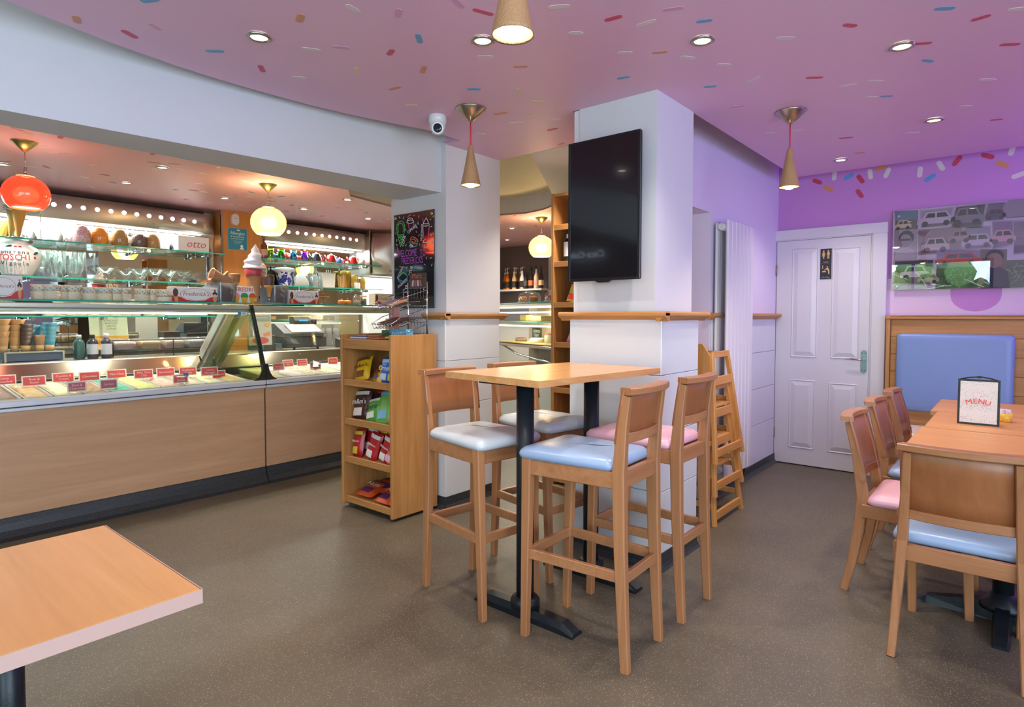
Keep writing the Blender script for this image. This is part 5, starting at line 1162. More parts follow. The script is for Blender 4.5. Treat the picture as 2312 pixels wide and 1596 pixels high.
text('lettering', 'FREDRI', .045, C('D03038',.5), t, (0,-.0018,.108), (PI/2,0,0), .0004)
for k, (c1, x) in enumerate((('F0A0A0',-.07),('3E9A5A',0),('E0603A',.068))):
    g = MB(); g.prism([(x-.018,.0),(x+.018,.0),(x+.03,.045),(x-.03,.045)], -.002,-.001,'y',0); g.prism(disc(x,.055,.032,14,.028), -.0018,-.001,'y',1); g.build('cone_print', [C('F0AE30',.5), C(c1,.5)], t)
t = thing('penguin_card', 'small white card with a black and white bird shape on the counter top', 'sign', (2.587,4.97,TZ))
MB().box(-.05,-.001,0,.05,.002,.10,.001).build('card', C('E9E6E0',.5), t); g = MB(); g.prism(disc(-.01,.035,.022,12,.035),-.002,-.001,'y',0); g.prism(disc(-.008,.03,.012,10,.024),-.003,-.001,'y',1); g.build('bird_print', [C('26262A',.5), C('F0F0F0',.5)], t)
# small jars beyond the carton
for u, y, nm, c, r, h in ((713,5.02,'small tan pot','C9A878',.032,.085),(828,5.02,'dark jar of berries','4A3430',.032,.085)):
    t = thing('small_jar', nm + ' on the glass counter top', 'jar', (X4[u]+.08,y,TZ)); MB().lathe([(0,0),(r,0),(r,h),(r*.9,h+.008),(0,h+.01)],16,caps=False).build('jar', 'clear_glass', t); MB().lathe([(0,.003),(r*.92,.003),(r*.92,h*.8),(0,h*.82)],14,caps=False).build('contents', C(c,.6,noise=.2), t)
    MB().lathe([(r*1.04,h),(r*1.04,h+.014),(0,h+.016)],14,caps=False).build('lid', C('B98A5A',.5), t)
t = thing('cake_stand', 'little wooden pedestal stand on the glass counter top', 'cake stand', (X4[735]+.08,5.02,TZ)); MB().lathe([(.03,0),(.03,.006),(.007,.015),(.007,.062),(.055,.068),(.055,.078),(0,.08)],18,caps=False).build('pedestal', C('A8663E',.5), t); MB().tube([(0,0,.078),(0,0,.115)],.005,6).build('finial', C('5A3A2A',.5), t)
for k, u in enumerate((776,786)):
    t = thing('pumpkin', 'little orange pumpkin ornament, %s of the pair' % ['left','right'][k], 'ornament', (X4[u]+.085+.02*k,5.02,TZ), group='orange pumpkins on the counter top'); MB().lathe([(0,.002),(.022,.0),(.036,.025),(.028,.05),(.006,.052),(0,.05)],14,caps=False).build('body', C('E07A2A',.4), t); MB().tube([(0,0,.05),(.004,0,.068)],.004,5).build('stem', C('5A4A2A',.6), t)
t = thing('clip_jar', 'small glass clip jar right of the pumpkin ornaments', 'jar', (X4[812]+.08,5.02,TZ)); MB().lathe([(0,0),(.036,0),(.036,.07),(.026,.09),(0,.092)],16,caps=False).build('jar','clear_glass',t); MB().lathe([(0,.003),(.032,.003),(.032,.045),(0,.047)],14,caps=False).build('contents',C('8A7450',.6,noise=.2),t); MB().tube([(-.036,0,.07),(-.03,-.01,.10),(.03,-.01,.10),(.036,0,.07)],.003,5).build('clip','chrome',t)
# ---------------------------------------------------------------- right bay shelves
COLR = [('lime yellow','B7D81E'),('bright green','6CCB2E'),('pale cyan','58C0D8'),('violet','B05AE0')]
TUM = [(0,.003),(.030,0),(.040,.02),(.036,.055),(.034,.075),(.040,.115),(.036,.115),(.030,.07),(.034,.03),(0,.012)]
for (nm, c), u in zip(COLR, (609,633,661,685)):
    t = thing('tumbler', f'{nm} tinted glass tumbler in front on the upper right shelf', 'glass', (X6[u],6.64,UZ), group='front coloured tumblers'); MB().lathe(TUM,16,caps=False).build('glass', thinglass('tint_'+c, c, 1.6), t)
for nm, c, u in (('blue','4EA8E0',620),('sky blue','4EA8E0',646),('coral','E88A6A',654),('orange','F09A3A',672),('amber','F09A3A',698)):
    t = thing('tumbler', f'{nm} tinted glass tumbler in the back row of the upper right shelf', 'glass', (X6[u],6.75,UZ), group='rear coloured tumblers'); MB().lathe([(r*.9,z*.8) for r,z in TUM],16,caps=False).build('glass', M.get('tint_'+c) or thinglass('tint_'+c, c, 1.6), t)
bottle('liqueur_bottle', 'square shouldered amber liqueur bottle at the left of the upper right shelf', X6[592]+.02, 6.66, UZ, [(.045,0),(.048,.01),(.048,.14),(.035,.165),(.015,.185),(.014,.23)], C('7A3E1C',.2), (.048,.03,.10,C('D9A890',.5)), (.016,.225,.25,C('B85A28',.4)))
def teapot(label, x, y, z, c, s=1.0):
    t = thing('teapot', label, 'teapot', (x,y,z), group='teapots on the upper right shelf'); t.scale = (s,s,s)
    MB().lathe([(0,.002),(.058,0),(.060,.006),(.056,.06),(.046,.10),(.040,.104),(.028,.108),(.012,.112),(.010,.122),(0,.124)],20,caps=False).build('body', C(c,.2,coat=.3), t)
    MB().tube([(-.045,0,.035),(-.075,0,.055),(-.095,0,.10)], .013, 8, r1=.007).build('spout', C(c,.2,coat=.3), t)
    MB().tube([(.048,0,.085),(.078,0,.09),(.088,0,.06),(.072,0,.03),(.053,0,.022)], .006, 8).build('handle', C(c,.2,coat=.3), t)
teapot('dark grey teapot on the upper right glass shelf', X6[715], 6.67, UZ, '3A4248')
teapot('red teapot right of the dark grey one', X6[749], 6.67, UZ, 'CF2A26')
teapot('red teapot nearest the extractor hood', X6[798], 6.67, UZ, 'CF2A26')
def mug(label, x, y, c, g):
    t = thing('cup', label, 'cup', (x,y,UZ), group=g); MB().lathe([(0,.002),(.032,0),(.042,.02),(.044,.075),(.040,.075),(.036,.02),(0,.012)],16,caps=False).build('body', C(c,.25), t); MB().tube([(.042,0,.06),(.064,0,.055),(.064,0,.025),(.042,0,.02)],.005,6).build('handle', C(c,.25), t)
mug('blue cup between the two red teapots', X6[770], 6.71, '2E7ACB', None); mug('white cup beside the red teapot by the hood', X6[818], 6.67, 'ECE8E2', 'white cups by the hood'); mug('second white cup, at the very end of the upper right shelf', X6[832]+.02, 6.67, 'ECE8E2', 'white cups by the hood')
LZ2 = LZ+.012
X7 = {604: 3.569, 612: 3.612, 620: 3.656, 646: 3.801, 683: 4.014, 712: 4.189, 724: 4.263, 742: 4.377, 745: 4.396, 750: 4.428, 768: 4.545, 772: 4.571, 784: 4.652, 796: 4.733, 798: 4.747, 800: 4.76, 809: 4.823, 817: 4.878, 826: 4.942}
for k, u in enumerate((604,612,620)):
    bottle('wine_bottle', f'dark glass bottle on the lower right shelf, {["farthest from","second from","nearest to"][k]} the porcelain jar', X7[u], 6.74, LZ2, [(.034,0),(.036,.01),(.036,.13),(.014,.175),(.013,.22)], C('1E2A24',.15), None, (.014,.21,.225,C('1A1A1E',.4)), 'dark bottles on the lower right shelf')
t = thing('porcelain_jar', 'blue and white patterned porcelain jar with lid on the lower right shelf', 'jar', (X7[646],6.69,LZ2))
bm_, nt, b = base('delft'); tc = nt.nodes.new('ShaderNodeTexCoord'); vo = nt.nodes.new('ShaderNodeTexVoronoi'); vo.inputs['Scale'].default_value = 26; vo.feature = 'SMOOTH_F1'
n_ = nt.nodes.new('ShaderNodeTexNoise'); n_.inputs['Scale'].default_value = 55; ad = nt.nodes.new('ShaderNodeMath'); ad.operation = 'ADD'; cr = nt.nodes.new('ShaderNodeValToRGB')
cr.color_ramp.interpolation = 'CONSTANT'; cr.color_ramp.elements[0].color = lin('2A3F98'); cr.color_ramp.elements[1].color = lin('E6E8F2'); cr.color_ramp.elements[1].position = .90
nt.links.new(tc.outputs['Object'], vo.inputs[0]); nt.links.new(tc.outputs['Object'], n_.inputs[0]); nt.links.new(vo.outputs['Distance'], ad.inputs[0]); nt.links.new(n_.outputs['Fac'], ad.inputs[1]); nt.links.new(ad.outputs[0], cr.inputs[0]); nt.links.new(cr.outputs[0], b.inputs['Base Color']); b.inputs['Roughness'].default_value = .2
MB().lathe([(0,0),(.075,0),(.078,.01),(.10,.15),(.108,.165)],24,caps=False).build('body','delft',t); MB().lathe([(.108,.165),(.122,.18),(.124,.20),(.11,.205)],24,caps=False).build('rim',C('E6E8F2',.2),t)
MB().lathe([(.112,.204),(.105,.215),(.03,.226),(0,.227)],24,caps=False).build('lid',C('E9ECF4',.2),t); MB().lathe([(.009,.225),(.02,.238),(.012,.246),(0,.247)],12,caps=False).build('knob',C('2A3F98',.2),t)
for k in range(5): MB().prism(disc(0,0,.024,12,.03),0,.003,'z',T=Matrix.Translation((.094*math.sin(-1+k*.55),-.094*math.cos(-1+k*.55),.06+.055*(k%2))) @ Matrix.Rotation(-1+k*.55,4,'Z') @ Matrix.Rotation(PI/2-.12,4,'X')).build('flower_print',C('22388E',.2),t)
t = thing('napkin_bag', 'white plastic bag of napkins on the lower right shelf', 'bag', (X7[683],6.70,LZ2))
MB().loft([rrect(.11,.11,-.05,.05,0,.03), rrect(.095,.095,-.045,.045,.07,.03), rrect(.05,.05,-.03,.03,.14,.02), rrect(.03,.03,-.015,.015,.17,.01)]).build('bag', C('E6EAE8',.35,bump=.3), t)
t = thing('clear_cups', 'tower of clear plastic cups behind a short clear tub', 'plastic cups', (X7[712]+.02,6.72,LZ2)); MB().lathe([(.045,0),(.040,.14),(.034,.145),(.034,.24),(.028,.25)],16,caps=False).build('cups','clear_plastic',t)
t = thing('clear_tub', 'short wide clear plastic tub of cutlery on the lower right shelf', 'tub', (X7[712]-.015,6.64,LZ2)); MB().lathe([(.055,0),(.065,.13),(.06,.13),(.05,.005)],18,caps=False).build('tub','clear_plastic',t)
for k in range(5): MB().box(-.03+.014*k,-.004,.006,-.022+.014*k,.004,.15+.01*(k%2),.001).build('fork', C('E8E8E4',.4), t)
t = thing('napkin_stack', 'block of white paper napkins with straws on the lower right shelf', 'napkins', (X7[742],6.70,LZ2)); MB().loft([rrect(.085,.085,-.05,.05,0,.01), rrect(.10,.10,-.05,.05,.19,.01)],0,False).build('napkins', C('EDEBE4',.6), t)
for k in range(3): MB().tube([(-.01+.03*k,0,.15),(-.005+.03*k,0,.225)],.004,6).build('straw', C('EDEBE6',.5), t)
t = thing('stirrer_tub', 'bundle of wooden stirrers on the lower right shelf', 'stirrers', (X7[768],6.64,LZ2))
for k in range(14): 
    a = 2*PI*k/14; MB().bar([(.03*math.cos(a),.025*math.sin(a),0),(.055*math.cos(a),.035*math.sin(a),.15+.012*(k%3))],.016,.003).build('stirrer', C('D2AE76' if k%2 else 'C39A60',.6), t)
plain('cup_yellow', 'E8C45A', .5); plain('cup_rib', 'C99A48', .5)
for k, (u, y, h, n, w) in enumerate(((784,6.73,.235,10,'tallest left'),(796,6.76,.24,10,'tallest right'),(798,6.65,.18,7,'front middle'),(809,6.72,.195,8,'rear'),(817,6.64,.145,6,'front end'))):
    stack('yellow_cup_stack', f'{w} stack of upside-down yellow paper cups on the lower right shelf', X7[u], y, LZ2, .042, h, n, 'cup_yellow', 'cup_rib', 'yellow cup stacks', inv=True)
stack('white_cup_stack', 'stack of white cups at the end of the lower right shelf', X7[826], 6.72, LZ2, .038, .165, 8, C('ECE9E4',.5), C('DDD9D2',.5), None, inv=True)
t = thing('paper_roll', 'small white paper roll in front of the yellow cups', 'paper roll', (X7[800],6.60,LZ2)); MB().lathe([(.012,0),(.036,0),(.038,.006),(.038,.075),(.034,.08),(.012,.08)],18,caps=False).build('roll', C('EEEBE6',.6), t)
# red strap-like security camera and smoke heads over the counter
t = thing('security_camera', 'white dome camera on the counter ceiling behind the yellow lamp', 'camera', (3.433,6.739,2.45)); MB().lathe([(.055,0),(.055,-.035),(.045,-.05),(.035,-.09),(0,-.11)],18,caps=False).build('housing','white_gloss',t); MB().lathe([(.018,0),(.016,.01)],12,T=Matrix.Translation((-.01,-.038,-.085)) @ Matrix.Rotation(2.0,4,'X')).build('lens',C('1A1A22',.2),t)

# ================================================================ SNACK UNIT BESIDE THE PILLAR
su = thing('snack_unit', 'oak snack display unit on castors, four sloping shelves of packets', 'display shelf', (2.40,2.985,0))
MB().box(0,0,.02,.385,.022,1.182,.003).build('side_panel', 'oak', su); MB().box(0,.520,.02,.385,.542,1.180,.003).build('side_panel', 'oak', su)
MB().box(.37,.022,.05,.385,.520,1.16).build('back_panel', 'oak', su)
MB().box(.02,.022,1.118,.37,.520,1.130).box(.006,.022,1.083,.024,.520,1.150,.002).build('tray', 'oak_y', su)
for k, z in enumerate((.852,.588,.330,.058)):
    tl_ = .09 if k < 3 else .0
    s_ = MB().add([(.03,.022,z+.005),(.37,.022,z+.005+tl_),(.37,.520,z+.005+tl_),(.03,.520,z+.005),(.03,.022,z-.010),(.37,.022,z-.010+tl_),(.37,.520,z-.010+tl_),(.03,.520,z-.010)],[(0,1,2,3),(7,6,5,4),(0,4,5,1),(1,5,6,2),(2,6,7,3),(3,7,4,0)]).build('shelf', 'oak_y', su)
    MB().box(.012,.022,z-.020,.030,.520,z+.026,.003).build('lip', 'oak_y', s_)
for x in (.05,.33):
    for y in (.05,.49):
        MB().tube([(x-.001,y-.010,.024),(x-.001,y+.010,.024)], .024, 12).box(x-.012,y-.014,.03,x+.012,y+.014,.05).build('castor', C('5A5450',.5), su)
def packet(label, name, px, py, pz, w, h, c, c2, word, wc='F2EEE6', lean=.35, yaw=0, roll=0, group=None, lay=False, tw=.9):
    t = thing(name, label, 'snack packet', (px,py,pz), group=group)
    t.rotation_mode = 'QUATERNION'
    T = Matrix.Rotation(-PI/2+yaw,4,'Z') @ Matrix.Rotation(-lean if not lay else -1.35,4,'X') @ Matrix.Rotation(roll,4,'Y')
    t.rotation_quaternion = T.to_quaternion()
    def B(x, z): a, b_ = 2*x/w, 2*z/h-1; return .026*max(0,(1-a**4))**.8*max(0,(1-b_**6))**.8
    g = 8; mb = MB(); K = (g+1)*(g+1); rnd = random.Random(hash(label) & 255)
    wr_ = [[rnd.uniform(-.003,.003) for _ in range(g+1)] for _ in range(g+1)]
    for s in (-1, 1):
        vs = []
        for i in range(g+1):
            for j in range(g+1):
                x, z = -w/2+w*i/g, h*j/g; e = .006*(1-math.cos(PI*(2*z/h-1)))*.5
                vs.append((x*(1-.10*(1-(2*z/h-1)**2)*abs(2*x/w)), s*(B(x,z)+(wr_[i][j] if 0<i<g and 0<j<g else 0)*(B(x,z)>.004)), z))
        mb.add(vs, [(i*(g+1)+j, i*(g+1)+j+1, (i+1)*(g+1)+j+1, (i+1)*(g+1)+j) for i in range(g) for j in range(g)], 0, True)
    mb.build('packet', C(c,.28,noise=.12), t)
    P = lambda pts: [(a*w*.5, b_*h) for a, b_ in pts]
    
    def patch(pts, nm):
        band = MB()
        # a small printed panel that follows the bulge
        a0, b0, a1, b1 = pts; n = 4; vs = []
        for i in range(n+1):
            for j in range(n+1):
                x, z = w*.5*(a0+(a1-a0)*i/n), h*(b0+(b1-b0)*j/n); vs.append((x*(1-.10*(1-(2*z/h-1)**2)*abs(2*x/w)), -(B(x,z)+.0035), z))
        band.add(vs, [(i*(n+1)+j, i*(n+1)+j+1, (i+1)*(n+1)+j+1, (i+1)*(n+1)+j) for i in range(n) for j in range(n)], 0, True)
        band.build(nm, C(c2,.35), t)
    patch((-.85,.80,.85,.93), 'printed_band'); patch((-.6,.10,.45,.36), 'printed_panel')
    if word: text('lettering', word, w*tw/max(3,len(word))*1.7, C(wc,.4), t, (0,-.033,h*.56), (PI/2,0,.0), .0004)
    for k in range(2): pass
    return t
def row(z): return z
g1 = 'packets on the top shelf of the snack unit'
packet('yellow sweet packet leaning at the left of the top shelf','sweet_packet',2.475,3.39,.868,.135,.175,'E3B41E','7A4A20','m&m\'s','5A2E18',.5,.15,-.25,g1)
packet('yellow sweet packet slumped behind the first yellow one','sweet_packet',2.53,3.30,.885,.135,.165,'E0AE18','6A3E1C','m&m\'s','5A2E18',.6,-.1,.35,g1)
packet('small yellow and violet packet lying in front of the yellow ones','sweet_packet',2.47,3.235,.866,.13,.12,'E8BE3A','5A4A90','','5A2E18',.8,-.2,.3,g1)
packet('blue standing chocolate pouch on the top shelf','sweet_packet',2.475,3.135,.868,.12,.165,'2E6FC0','C9DCF0','Oreo','F0F4F8',.2,0,0,g1)
packet('violet chocolate pouch behind the blue one','sweet_packet',2.58,3.13,.895,.14,.185,'4A2E90','E6C84A','','F0F4F8',.15,.1,.1,g1)
packet('violet chocolate pouch at the right end of the top shelf','sweet_packet',2.475,3.065,.868,.10,.16,'4E3398','D9C04A','Dairy','E8D86A',.2,0,0,g1)
g2 = 'packets on the second shelf of the snack unit'
packet('dark brown sweet packet at the left of the second shelf','sweet_packet',2.47,3.41,.604,.165,.205,'4A2A22','E6DCD4','m&m\'s','F0ECE6',.35,.05,-.12,g2)
packet('second dark brown packet tucked behind the first','sweet_packet',2.535,3.345,.62,.15,.20,'3E241E','C03028','','F0ECE6',.4,-.1,.1,g2)
packet('dark wine coloured packet at the back of the second shelf','sweet_packet',2.65,3.20,.655,.15,.19,'3A1E24','D8CCC8','','F0ECE6',.25,0,.1,g2)
packet('black and red packet at the back right of the second shelf','sweet_packet',2.66,3.10,.655,.15,.20,'2A2026','B03038','','F0ECE6',.25,0,-.1,g2)
packet('green mint chocolate packet on the second shelf','sweet_packet',2.475,3.275,.604,.14,.165,'5CA848','E8E6DA','Aero','4A2A24',.45,0,-.3,g2)
packet('large pale green and blue sweet bag on the second shelf','sweet_packet',2.475,3.16,.604,.17,.235,'7CBF5A','7EC0DC','','2E6A9A',.45,0,-.2,g2)
packet('yellow and red sweet bag behind the pale green one','sweet_packet',2.56,3.10,.63,.13,.20,'E3C030','D03A30','','D03A30',.3,0,.05,g2)
packet('pink and lime sweet bag at the right of the second shelf','sweet_packet',2.46,3.062,.604,.085,.15,'8CC840','E86A8A','','F0F0F0',.5,0,.1,g2)
g3 = 'red packets on the third shelf of the snack unit'
ys = ((2.465,3.43,0,'leftmost in front','m'),(2.54,3.40,.02,'leftmost in the second rank',''),(2.465,3.29,0,'middle of the front rank','m'),(2.55,3.28,.02,'middle of the second rank',''),(2.465,3.155,0,'right of the front rank','m'),(2.55,3.15,.02,'right of the second rank',''),(2.64,3.36,.045,'left of the back rank',''),(2.64,3.21,.045,'middle of the back rank',''),(2.64,3.09,.045,'right of the back rank',''))
for k, (x, y, dz, w_, m_) in enumerate(ys):
    packet(f'red chocolate ball packet on the third shelf, {w_}','sweet_packet',x,y,.346+dz,.115,.185 if dz < .04 else .20,'B81E26','E8E0D8' if k % 3 else 'E3C840','Maltesers' if m_ else '','F4F0EA',.22,.05*(k%3-1),(-.08,.1,.22,.05,.25,-.1,0,.08,-.05)[k],g3,tw=1.0)
packet('pink and orange fruit sweet bag at the right of the third shelf','sweet_packet',2.455,3.085,.346,.12,.16,'E07A50','E6B8D0','Fruit','D03A6A',.35,0,.2,g3)
g4 = 'orange and purple packets on the bottom shelf'
packet('orange and purple nut packet lying at the left of the bottom shelf','nut_packet',2.47,3.38,.085,.15,.20,'C8501E','5E2A6A','Nuts','F0E0C8',0,.55,.4,g4,True)
packet('orange and purple nut packet lying behind the left one','nut_packet',2.60,3.30,.092,.15,.20,'B84A20','4E2A66','','F0E0C8',0,.2,-.5,g4,True)
packet('dark purple nut packet propped at the back of the bottom shelf','nut_packet',2.68,3.26,.10,.14,.18,'4A2858','C8501E','','F0E0C8',.7,.1,-.2,g4)
packet('orange and purple nut packet lying at the right of the bottom shelf','nut_packet',2.45,3.16,.085,.15,.20,'C8501E','5E2A6A','Nuts','F0E0C8',0,.30,.25,g4,True)
packet('small orange packet in the right corner of the bottom shelf','nut_packet',2.45,3.06,.085,.08,.13,'D05A2A','E6A070','','F0E0C8',0,0,.2,g4,True)
# on the tray
TT = 1.1305
for k in range(4):
    b = MB().box(2.44,3.30-.0,TT+.011*k,2.50,3.47-.01*(k%2),TT+.011*k+.010,.002).build('chocolate_bar', C('E6DCD8' if k % 2 == 0 else '4A4E86',.4)); tag(b, f'white and violet chocolate bar, {["lowest","second","third","topmost"][k]} of the pile at the left of the tray', 'chocolate bar', 'bars piled on the tray')
for k in range(4):
    b = MB().box(2.44,3.17,TT+.011*k,2.50,3.29-.006*(k%2),TT+.011*k+.010,.002).build('chocolate_bar', C(['B0603A','7A3A2A','C8744A','8A4A34'][k],.4)); tag(b, f'orange and brown chocolate bar, {["lowest","second","third","topmost"][k]} of the middle pile on the tray', 'chocolate bar', 'bars in the middle of the tray')
for k in range(3):
    b = MB().box(2.44+.004*k,3.02,TT+.013*k,2.50,3.15-.02*k,TT+.013*k+.012,.003).build('chocolate_bar', C(['2A2422','3A302A','D9A81E'][k],.4)); tag(b, ['black lower bar of the black and yellow pile','dark brown middle bar of the black and yellow pile','yellow topped bar of the black and yellow pile'][k]+' on the tray', 'chocolate bar', 'black and yellow bars on the tray')
def ubox(name, label, cat, x0, y0, z0, x1, y1, z1, c, word=None, size=.04, wc='F0F0F0', body='carton'):
    t = thing(name, label, cat, ((x0+x1)/2,(y0+y1)/2,z0)); hx, hy = (x1-x0)/2, (y1-y0)/2
    MB().box(-hx,-hy,0,hx,hy,z1-z0,.0015).build(body, C(c,.45), t)
    if word: text('lettering', word, size, C(wc,.45), t, (-hx-.0006,0,(z1-z0)*.55), RX, .0004)
    return t
ubox('sweet_box','light blue box of sweets with white lettering on the tray','box',2.56,3.03,TT,2.62,3.19,TT+.085,'5AAEDC','DOTS',.048)
ubox('green_box','green and brown box at the back of the tray','box',2.62,3.25,TT,2.70,3.36,TT+.075,'2E6E4A','',.03)
d_ = ubox('chocolate_box','tall pink and brown box of chocolates standing on the tray','box',2.60,3.20,TT,2.65,3.255,TT+.235,'B8807A','',.03)
MB().box(-.0262,-.026,.10,-.025,.026,.13).box(-.0262,-.026,.02,-.025,.026,.055).build('printed_panel', C('7A3A38',.45), d_); text('lettering','CLUB',.022,C('F0E4DC',.5),d_,(-.0268,0,.19),(PI/2,PI/2,-PI/2),.0003)
# chrome wire rack with sloping baskets
wk = thing('wire_rack', 'chrome wire rack with sloping baskets and a header card on the snack unit', 'rack', (2.62,3.12,TT))
for y in (-.09,.10): MB().tube([(.12,y,0),(.12,y,.40)], .006, 8).build('post', 'chrome', wk)
for z0 in (.285,.165,.055):
    b = MB()
    for k in range(7): y = -.09+.19*k/6; b.tube([(.12,y,z0+.075),(.12,y,z0),(-.17,y,z0-.075),(-.185,y,z0-.045)], .0022, 5)
    for x, dz in ((.12,.075),(-.03,-.0388),(-.185,-.045),(.05,-.018)): b.tube([(x,-.095,z0+dz),(x,.105,z0+dz)], .003, 5)
    for y in (-.095,.105): b.tube([(.12,y,z0+.06),(-.10,y,z0+.0),(-.185,y,z0-.045)], .003, 5)
    b.build('basket', 'chrome', wk)
MB().box(.112,-.09,.36,.118,.08,.46,.002).build('header_card', C('3A2A26',.45), wk)
text('lettering','Mars',.05,C('C8603A',.5),wk,(.111,-.0,.44),RX,.0004)
g = MB()
for k in range(4): g.prism([(-.05+.028*k,.372),(-.032+.028*k,.372),(-.026+.024*k,.412),(-.042+.024*k,.412)], .110,.112,'x',k % 2)
g.build('bar_print',[C('A85A50',.5),C('C8B0C8',.5)],wk)
for k, (z0, y, c) in enumerate(((.285,-.03,'C88A6A'),(.285,.05,'8A7A9A'),(.165,-.05,'4A2A26'),(.165,.0,'2E2424'),(.165,.06,'5E302A'),(.055,-.06,'6A3A2E'),(.055,-.01,'2E2622'),(.055,.05,'8A5240'))):
    T = Matrix.Translation((2.62-.09,3.12+y,TT+z0-.038)) @ Matrix.Rotation(-.25,4,'Y')
    b = MB().box(-.075,-.02,0,.085,.02,.018,.005,T=T).build('chocolate_bar', C(c,.35)); tag(b, f'{["peach","mauve","dark brown","near black","reddish brown","mid brown","black","tan"][k]} wrapped bar in the {["top","top","middle","middle","middle","lowest","lowest","lowest"][k]} basket of the wire rack', 'chocolate bar', 'bars in the wire rack')
# ---------------------------------------------------------------- black welcome board
plain('board_black','15131A',.06,coat=.5)
bd = thing('menu_board', 'glossy black welcome board with coloured chalk drawings on the pillar', 'board', (0,0,0))
BX = 2.862
MB().box(BX,3.088,1.358,BX+.006,3.516,2.034,.001).build('panel','board_black',bd)
for y, z in ((3.11,2.005),(3.495,2.01)): MB().lathe([(.012,0),(.012,.004),(.008,.006)],12,T=Matrix.Translation((BX,y,z)) @ Matrix.Rotation(-PI/2,4,'Y')).tube([(BX+.004,y,z),(2.875,y,z)],.006,6).build('standoff','chrome',bd)
def stroke(mb, pts, w=.006, mi=0):
    for (y0,z0),(y1,z1) in zip(pts[:-1], pts[1:]):
        a = math.atan2(z1-z0, y1-y0); mb.prism(capsule((y0+y1)/2,(z0+z1)/2, math.hypot(y1-y0,z1-z0)+w, w, a, 2), BX-.0008, BX+.0001, 'x', mi)
def tboard(body, y, z, size, c, roll=0, sx=1):
    o = text('lettering', body, size, c, bd, (BX-.0006,y,z), RX, .0002, sx=sx)
    o.rotation_euler = (Matrix.Rotation(-PI/2,3,'Z') @ Matrix.Rotation(PI/2,3,'X') @ Matrix.Rotation(roll,3,'Z')).to_euler()
GREEN, WHT, PNK, ORG, CYN, PUR = C('5CC86A',.6), C('E4E2EA',.6), C('D84A8A',.6), C('E07A4A',.6), C('5AB8D0',.6), C('B04AC0',.6)
D = {"scoop": [(3.473, 1.889), (3.483, 1.921), (3.482, 1.96), (3.464, 1.981), (3.436, 1.986), (3.409, 1.975), (3.395, 1.952), (3.396, 1.916), (3.407, 1.89)], "scoop2": [(3.465, 1.908), (3.471, 1.938), (3.465, 1.965), (3.437, 1.972), (3.416, 1.96), (3.409, 1.932), (3.414, 1.909)], "cone": [(3.475, 1.888), (3.443, 1.801), (3.407, 1.886), (3.475, 1.888)], "h1": [(3.466, 1.866), (3.415, 1.876)], "h2": [(3.459, 1.844), (3.422, 1.859)], "h3": [(3.452, 1.823), (3.429, 1.842)], "h4": [(3.461, 1.88), (3.424, 1.844)], "h5": [(3.442, 1.882), (3.418, 1.862)], "cup": [(3.357, 1.96), (3.346, 1.916), (3.301, 1.923), (3.295, 1.963)], "cupw": [(3.373, 1.968), (3.363, 1.99), (3.341, 2), (3.314, 1.991), (3.296, 1.966), (3.332, 1.958), (3.373, 1.968)], "cupw2": [(3.363, 1.981), (3.332, 1.984), (3.305, 1.976)], "str": [(3.363, 2.005), (3.349, 2.015), (3.331, 2.019)], "glass": [(3.202, 1.928), (3.197, 1.878), (3.191, 1.836), (3.152, 1.833), (3.143, 1.874), (3.137, 1.927)], "cream": [(3.205, 1.93), (3.196, 1.95), (3.179, 1.969), (3.166, 1.982), (3.153, 1.96), (3.137, 1.93), (3.166, 1.924), (3.205, 1.93)], "cream2": [(3.196, 1.944), (3.166, 1.939), (3.142, 1.942)], "straw": [(3.207, 1.98), (3.196, 1.956)], "base": [(3.202, 1.814), (3.191, 1.833), (3.154, 1.831), (3.146, 1.812), (3.202, 1.814)], "pie": [(3.333, 1.852), (3.317, 1.864), (3.289, 1.857), (3.254, 1.834), (3.263, 1.811), (3.298, 1.811), (3.329, 1.831), (3.333, 1.852)], "pie2": [(3.32, 1.845), (3.298, 1.846), (3.271, 1.829), (3.289, 1.819), (3.315, 1.83)], "pieb": [(3.342, 1.832), (3.334, 1.808), (3.298, 1.791), (3.267, 1.797), (3.261, 1.809)], "sand": [(3.469, 1.583), (3.417, 1.614), (3.367, 1.588), (3.377, 1.567), (3.428, 1.536), (3.469, 1.559), (3.469, 1.583)], "sand2": [(3.455, 1.601), (3.413, 1.62), (3.372, 1.603)], "sand3": [(3.469, 1.571), (3.423, 1.551), (3.372, 1.576)], "tub": [(3.419, 1.473), (3.41, 1.425), (3.365, 1.424), (3.353, 1.474), (3.419, 1.473)], "tub2": [(3.419, 1.488), (3.387, 1.502), (3.355, 1.489), (3.36, 1.478), (3.414, 1.479), (3.419, 1.488)], "tub3": [(3.387, 1.505), (3.393, 1.52), (3.382, 1.523), (3.377, 1.511)], "ray1": [(3.501, 1.784), (3.492, 1.771)], "ray2": [(3.482, 1.801), (3.476, 1.776)], "ray3": [(3.473, 1.789), (3.464, 1.773)], "v1": [(3.191, 1.797), (3.18, 1.773), (3.157, 1.782)]}
